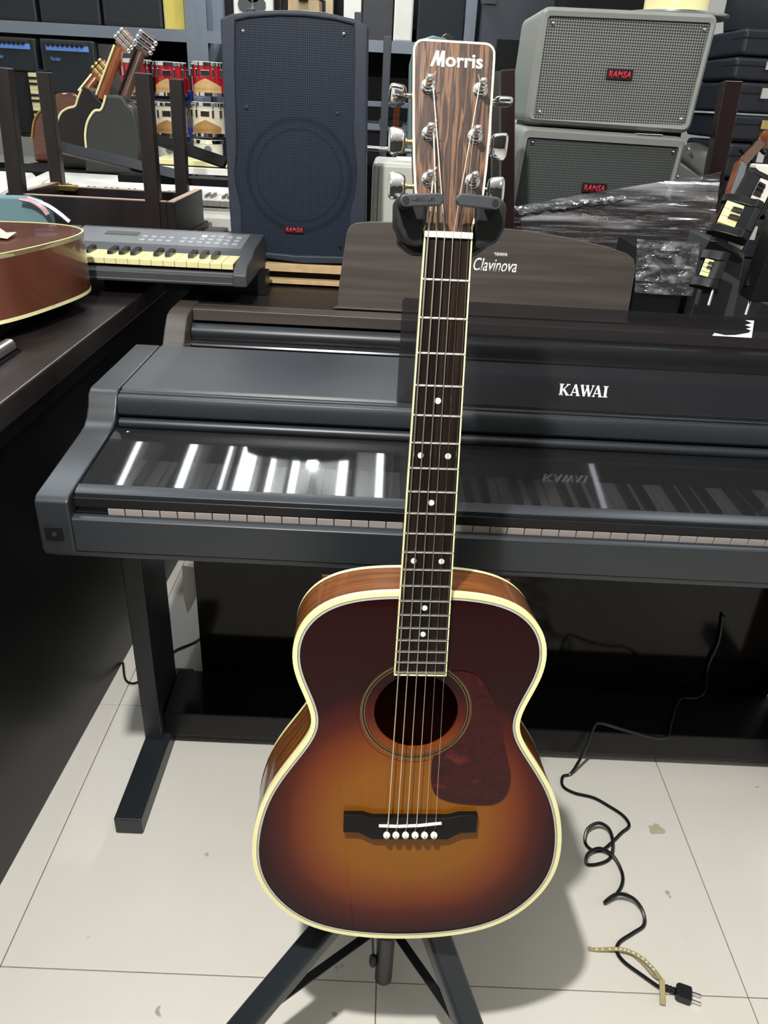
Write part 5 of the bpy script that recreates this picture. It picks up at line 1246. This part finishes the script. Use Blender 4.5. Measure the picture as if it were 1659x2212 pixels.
for r in range(4):
    for k in range(2): P_('slot', B(x0 + .014 + k * .018, x0 + .026 + k * .018, 1.657, 1.661, z1 - .035 - r * .022, z1 - .028 - r * .022), 'black_matte', ap_)
x0 = at(1625, 640, 1.60).x
P_('thick_rail', cyl(at(1618, 620, 1.54), at(1675, 440, 1.60), .010, seg=16), 'black_gloss', label='glossy black round rail beside the steep white keyed keyboard', cat='rail', smooth=True)
P_('folded_stand', prism([(p.x, p.z) for p in (at(1600, 640, 1.55), at(1665, 640, 1.55), at(1700, 460, 1.55), at(1662, 460, 1.55))], 'xz', 1.50, 1.56), 'black_satin', label='black folded board leaning steeply at the right edge', cat='board', bevel=.003)
for k, (a, b) in enumerate((((1530, 660), (1556, 575)), ((1610, 680), (1648, 560)))):
    P_('stand_rod', cyl(at(*a, 1.52), at(*b, 1.56), .003, seg=10), 'steel', label='thin steel rod behind the smoked music rest, %s one' % ('left', 'right')[k], cat='rod', smooth=True)
c = at(1648, 375, 1.9); P_('white_adapter', B(c.x - .018, c.x + .06, 1.9, 1.94, c.z - .016, c.z + .018), 'ivory', label='cream plastic box with dark lettering at the right edge', cat='box', bevel=.004)

# ================================================================== BROWN GUITAR ON THE LEFT PIANO
def lying_guitar():
    z0 = .905; th = .105; T0 = Vector((-.566, 1.315, z0)); d = Vector((-.972, .235, 0)).normalized(); s = Vector((d.y, -d.x, 0))
    F = Matrix(((s.x, d.x, 0, T0.x), (s.y, d.y, 0, T0.y), (0, 0, 1, T0.z), (0, 0, 0, 1)))
    hf = [(0, 0), (.0005, .04), (.003, .08), (.010, .12), (.024, .152), (.045, .174), (.075, .19), (.11, .196), (.15, .19), (.20, .170), (.25, .15), (.29, .139), (.33, .137), (.37, .141), (.41, .147), (.45, .146), (.475, .133), (.49, .11), (.497, .07), (.50, 0)]
    O = [(x, y) for x, y in smooth_outline([(a, b) for a, b in hf], 3, 1)]
    t = T_('acoustic_guitar', 'reddish brown acoustic guitar lying on the black piano at the left edge', 'guitar', mtx=F)
    bm = bmesh.new(); A = [bm.verts.new((x, y, .004)) for x, y in O]; Bv = [bm.verts.new((x, y, th)) for x, y in O]; n = len(O)
    for i in range(n): bm.faces.new((A[i], A[(i + 1) % n], Bv[(i + 1) % n], Bv[i]))
    bm.faces.new(A[::-1]); bmesh.ops.recalc_face_normals(bm, faces=bm.faces)
    P_('sides', bm, 'maroon_top', t, F, smooth=50)
    bm = bmesh.new(); v = [bm.verts.new((x, y, th)) for x, y in inset(O, .003)]; c0 = bm.verts.new((0, .17, th + .004))
    for i in range(n): bm.faces.new((v[i], v[(i + 1) % n], c0))
    bmesh.ops.recalc_face_normals(bm, faces=bm.faces)
    P_('top_plate', bm, 'maroon_top', t, F, smooth=True, label='reddish brown flat plate')
    P_('binding', ring(O, inset(O, .0035), th + .0006, th=.0075), 'cream', t, F, smooth=30, label='cream binding of the upper edge')
    P_('binding', ring([(x * 1.004, y) for x, y in O], inset(O, .003), .0065, th=.006), 'cream', t, F, smooth=30, label='cream binding of the lower edge')
    P_('neck', BB([(-.028, .028, .48, .9, th - .02, th + .002)]), 'neck_dark', t, F, bevel=.006)
    return F, th
LF, lth = lying_guitar()
P_('soft_pad', B(-.95, -.62, 1.18, 1.52, .8745, .9048), 'black_matte', label='black pad under the brown guitar on the left piano', cat='pad', bevel=.01)
pc = atz(22, 505, .905 + lth + .004)
pp_ = bmesh.new()
pl = [atz(a, b, .905 + lth + .0045) for a, b in ((-40, 488), (0, 497), (14, 503), (36, 506), (16, 516), (-40, 512))]
vs_ = [pp_.verts.new(p + Vector((0, 0, .003 * (i % 2)))) for i, p in enumerate(pl)]; pp_.faces.new(vs_)
r_ = bmesh.ops.extrude_face_region(pp_, geom=pp_.faces[:]); [setattr(g.co, 'z', g.co.z + .0006) for g in r_['geom'] if isinstance(g, bmesh.types.BMVert)]
bmesh.ops.recalc_face_normals(pp_, faces=pp_.faces)
P_('paper_scrap', pp_, 'note_paper', label='curled peach paper scrap lying on the brown guitar', cat='paper')
# teal cloth covered thing and shiny plastic behind the brown guitar
Yt = 1.87
tc_ = [(at(a, b, Yt).x, at(a, b, Yt).z) for a, b in ((-60, 545), (-60, 425), (0, 427), (40, 428), (70, 438), (95, 460), (108, 545))]
P_('teal_cushion', prism(tc_, 'xz', Yt + .02, Yt + .06), 'teal_cloth', label='teal cloth hump behind the brown guitar', cat='cushion', bevel=.006)
P_('plastic_strip', tube([tuple(at(45, 430, Yt)), tuple(at(70, 436, Yt)), tuple(at(92, 450, Yt)), tuple(at(104, 464, Yt))], .011, 8, smooth=4, flat=(1, .35)), 'pink_film', label='shiny pink plastic strip over the teal cloth', cat='plastic', smooth=True)
P_('plastic_tube', tube([tuple(at(60, 430, Yt + .03)), tuple(at(100, 444, Yt + .03)), tuple(at(128, 462, Yt + .03)), tuple(at(150, 480, Yt + .03))], .006, 8, smooth=4), 'steel', label='grey curved tube behind the brown guitar', cat='tube', smooth=True)

pw_ = [(at(a, b, 1.372).x, at(a, b, 1.372).z) for a, b in ((393, 1222), (422, 1228), (423, 1292), (405, 1327), (397, 1292))]
P_('white_sheet', prism(pw_, 'xz', 1.3722, 1.3735), 'off_white', label='white sheet showing in the gap between piano leg and back panel', cat='paper')
# ================================================================== ON THE FLOOR
cb = [tuple(at(1562, 1330, 1.34)), tuple(at(1553, 1385, 1.34)), tuple(at(1530, 1440, 1.338)), tuple(at(1524, 1490, 1.335)), tuple(atz(1505, 1508, .103)), tuple(atz(1468, 1512, .103)), tuple(atz(1450, 1560, .103)), (.6248, 1.196, .102), (.57, 1.199, .108), (.5285, 1.20, .118), (.490, 1.198, .132), (.4737, 1.196, .128), (.467, 1.192, .085), (.458, 1.19, .04), (.440, 1.178, .006)]
cf_ = [(0.422, 1.171), (0.417, 1.145), (0.438, 1.128), (0.475, 1.118), (0.502, 1.098), (0.525, 1.076), (0.531, 1.052), (0.511, 1.034), (0.491, 1.015), (0.464, 0.993), (0.443, 0.992), (0.434, 1.009), (0.441, 1.029), (0.463, 1.038), (0.482, 1.029), (0.484, 1.001), (0.475, 0.976), (0.451, 0.962), (0.427, 0.96), (0.431, 0.976), (0.454, 0.985), (0.478, 0.975), (0.489, 0.947), (0.483, 0.921), (0.465, 0.898), (0.44, 0.879), (0.461, 0.886), (0.488, 0.881), (0.503, 0.864), (0.501, 0.843), (0.479, 0.828), (0.45, 0.81), (0.441, 0.793), (0.449, 0.775), (0.472, 0.755), (0.492, 0.7385), (0.5, 0.7345)]
lift = {12: .012, 13: .02, 14: .016, 15: .01, 19: .008, 20: .014, 21: .008, 25: .006, 26: .02, 27: .018, 28: .008}
pc_ = [(x, y, .0036 + lift.get(i, 0)) for i, (x, y) in enumerate(cf_)]
cab_ = T_('power_cable', 'black power cable curling over the floor tiles to its plug', 'cable', (.47, .95, 0))
P_('cord', tube(cb + pc_, .0033, 8, smooth=5), 'cable', cab_, smooth=True)
pd = Vector((.0475, -.0165, 0)).normalized(); pn = Vector((-pd.y, pd.x, 0)); p0 = Vector((.4985, .7355, .008))
P_('strain_relief', lathe([(.0045 + .0012 * (k % 2), .0026 * k) for k in range(9)], tuple(p0), tuple(pd), 14), 'rubber_dark', cab_, smooth=30)
p1 = p0 + pd * .021
pl_ = prism([(0, -.009), (.004, -.0125), (.022, -.0125), (.024, -.011), (.024, .011), (.022, .0125), (.004, .0125), (0, .009)], 'xy', -.0065, .0075)
PFm = Matrix(((pd.x, pn.x, 0, p1.x), (pd.y, pn.y, 0, p1.y), (0, 0, 1, p1.z), (0, 0, 0, 1)))
plg = P_('plug', pl_, 'rubber_dark', cab_, PFm, bevel=.0015, label='flat two pin plug')
for s in (-1, 1): P_('prong', B(.024, .0385, s * .0065 - .0007, s * .0065 + .0007, -.003, .0035), 'chrome', plg, PFm)
tp = [(.393, .797, .002), (.407, .795, .003), (.438, .793, .010), (.458, .789, .012), (.479, .778, .010), (.491, .759, .013), (.4985, .7395, .015)]
ti = T_('cable_tie', 'yellowish perforated cable tie looped around the black cable by its plug', 'cable tie', (.45, .77, 0))
TPp = catmull(tp, 6); tb_ = bmesh.new(); prev = None; holes = []
for i, p in enumerate(TPp):
    d = (TPp[min(i + 1, len(TPp) - 1)] - TPp[max(0, i - 1)]); n_ = Vector((-d.y, d.x, 0)).normalized() * .0034
    cur = [tb_.verts.new(p + n_), tb_.verts.new(p - n_), tb_.verts.new(p - n_ + Vector((0, 0, .001))), tb_.verts.new(p + n_ + Vector((0, 0, .001)))]
    if prev:
        for k in range(4): tb_.faces.new((prev[k], prev[(k + 1) % 4], cur[(k + 1) % 4], cur[k]))
    if 5 < i < 32: holes.append((p, d.normalized()))
    prev = cur
bmesh.ops.recalc_face_normals(tb_, faces=tb_.faces)
strap = P_('strap', tb_, 'tie', ti)
for p, d in holes[::2]:
    q = Vector((-d.y, d.x, 0)).normalized(); bm = prism([((p + d * a + q * b).x, (p + d * a + q * b).y) for a, b in ((-.0016, -.0014), (.0016, -.0014), (.0016, .0014), (-.0016, .0014))], 'xy', p.z + .0009, p.z + .0013); P_('hole', bm, 'ivory', strap)
P_('tie_head', bar((.4985, .741, .016), (.4915, .7075, .006), .0085, .005), 'tie', ti, bevel=.001)
P_('loop', tube([(.497, .742, .016), (.489, .752, .009), (.480, .770, .006), (.470, .783, .005), (.458, .791, .010)], .0016, 6, smooth=4), 'tie', ti, smooth=True)
sc2 = [(.572, 1.050), (.571, 1.056), (.580, 1.057), (.586, 1.063), (.592, 1.061), (.595, 1.054), (.602, 1.048), (.600, 1.041), (.593, 1.038), (.583, 1.039), (.574, 1.036), (.570, 1.042)]
P_('paper_scrap', prism(sc2, 'xy', .0001, .0014), 'paper', label='small torn tan paper scrap on the floor right of the cable', cat='paper')
# cable lying behind the left leg
P_('thin_cable', tube([(-.60, 1.47, .004), (-.575, 1.41, .004), (-.548, 1.40, .004), (-.525, 1.44, .003), (-.49, 1.52, .004), (-.45, 1.56, .003), (-.42, 1.60, .003)], .0028, 6, smooth=5), 'cable', label='thin black cable on the floor behind the left piano leg', cat='cable', smooth=True)
# lamps: the visible bodies of what lights the room
lb = T_('pendant_lamp', 'small round bulb hanging from the ceiling', 'lamp', (KEY[0], KEY[1], KEY[2]))
P_('cord', cyl((KEY[0], KEY[1], KEY[2] + .09), (KEY[0], KEY[1], ZC), .003, seg=8), 'cable', lb)
P_('socket', cyl((KEY[0], KEY[1], KEY[2] + .04), (KEY[0], KEY[1], KEY[2] + .09), .016, seg=16), 'ivory', lb, smooth=True)
sb2 = T_('ceiling_bulb', 'round bulb on the ceiling above the far shelves', 'lamp', SPOT)
P_('holder', cyl((SPOT[0], SPOT[1], SPOT[2] + .05), (SPOT[0], SPOT[1], ZC), .02, seg=14), 'ivory', sb2, smooth=True)
WORDS = ['first', 'second', 'third', 'fourth', 'fifth', 'sixth', 'seventh', 'eighth', 'ninth', 'tenth']
for ti_, (tx, ty, tw) in enumerate(TUBES):
    q = T_('ceiling_light', 'white ceiling tube light above the shelves, %s from the left wall' % WORDS[ti_], 'lamp', (tx, ty, 2.80), group='ceiling tube lights')
    P_('housing', B(tx - tw / 2 - .005, tx + tw / 2 + .005, ty - .62, ty + .62, 2.80, ZC), 'off_white', q)
for ti_, (tx, ty) in enumerate(FILL_PANELS):  # housings of the added fill lights
    q = T_('ceiling_light', 'added square fill light panel, %s' % ['left one above the pianos', 'right one above the pianos', 'left one behind the viewer', 'right one behind the viewer'][ti_], 'lamp', (tx, ty, 2.80), group='added fill lights')
    P_('housing', B(tx - .27, tx + .27, ty - .27, ty + .27, 2.80, ZC), 'off_white', q)
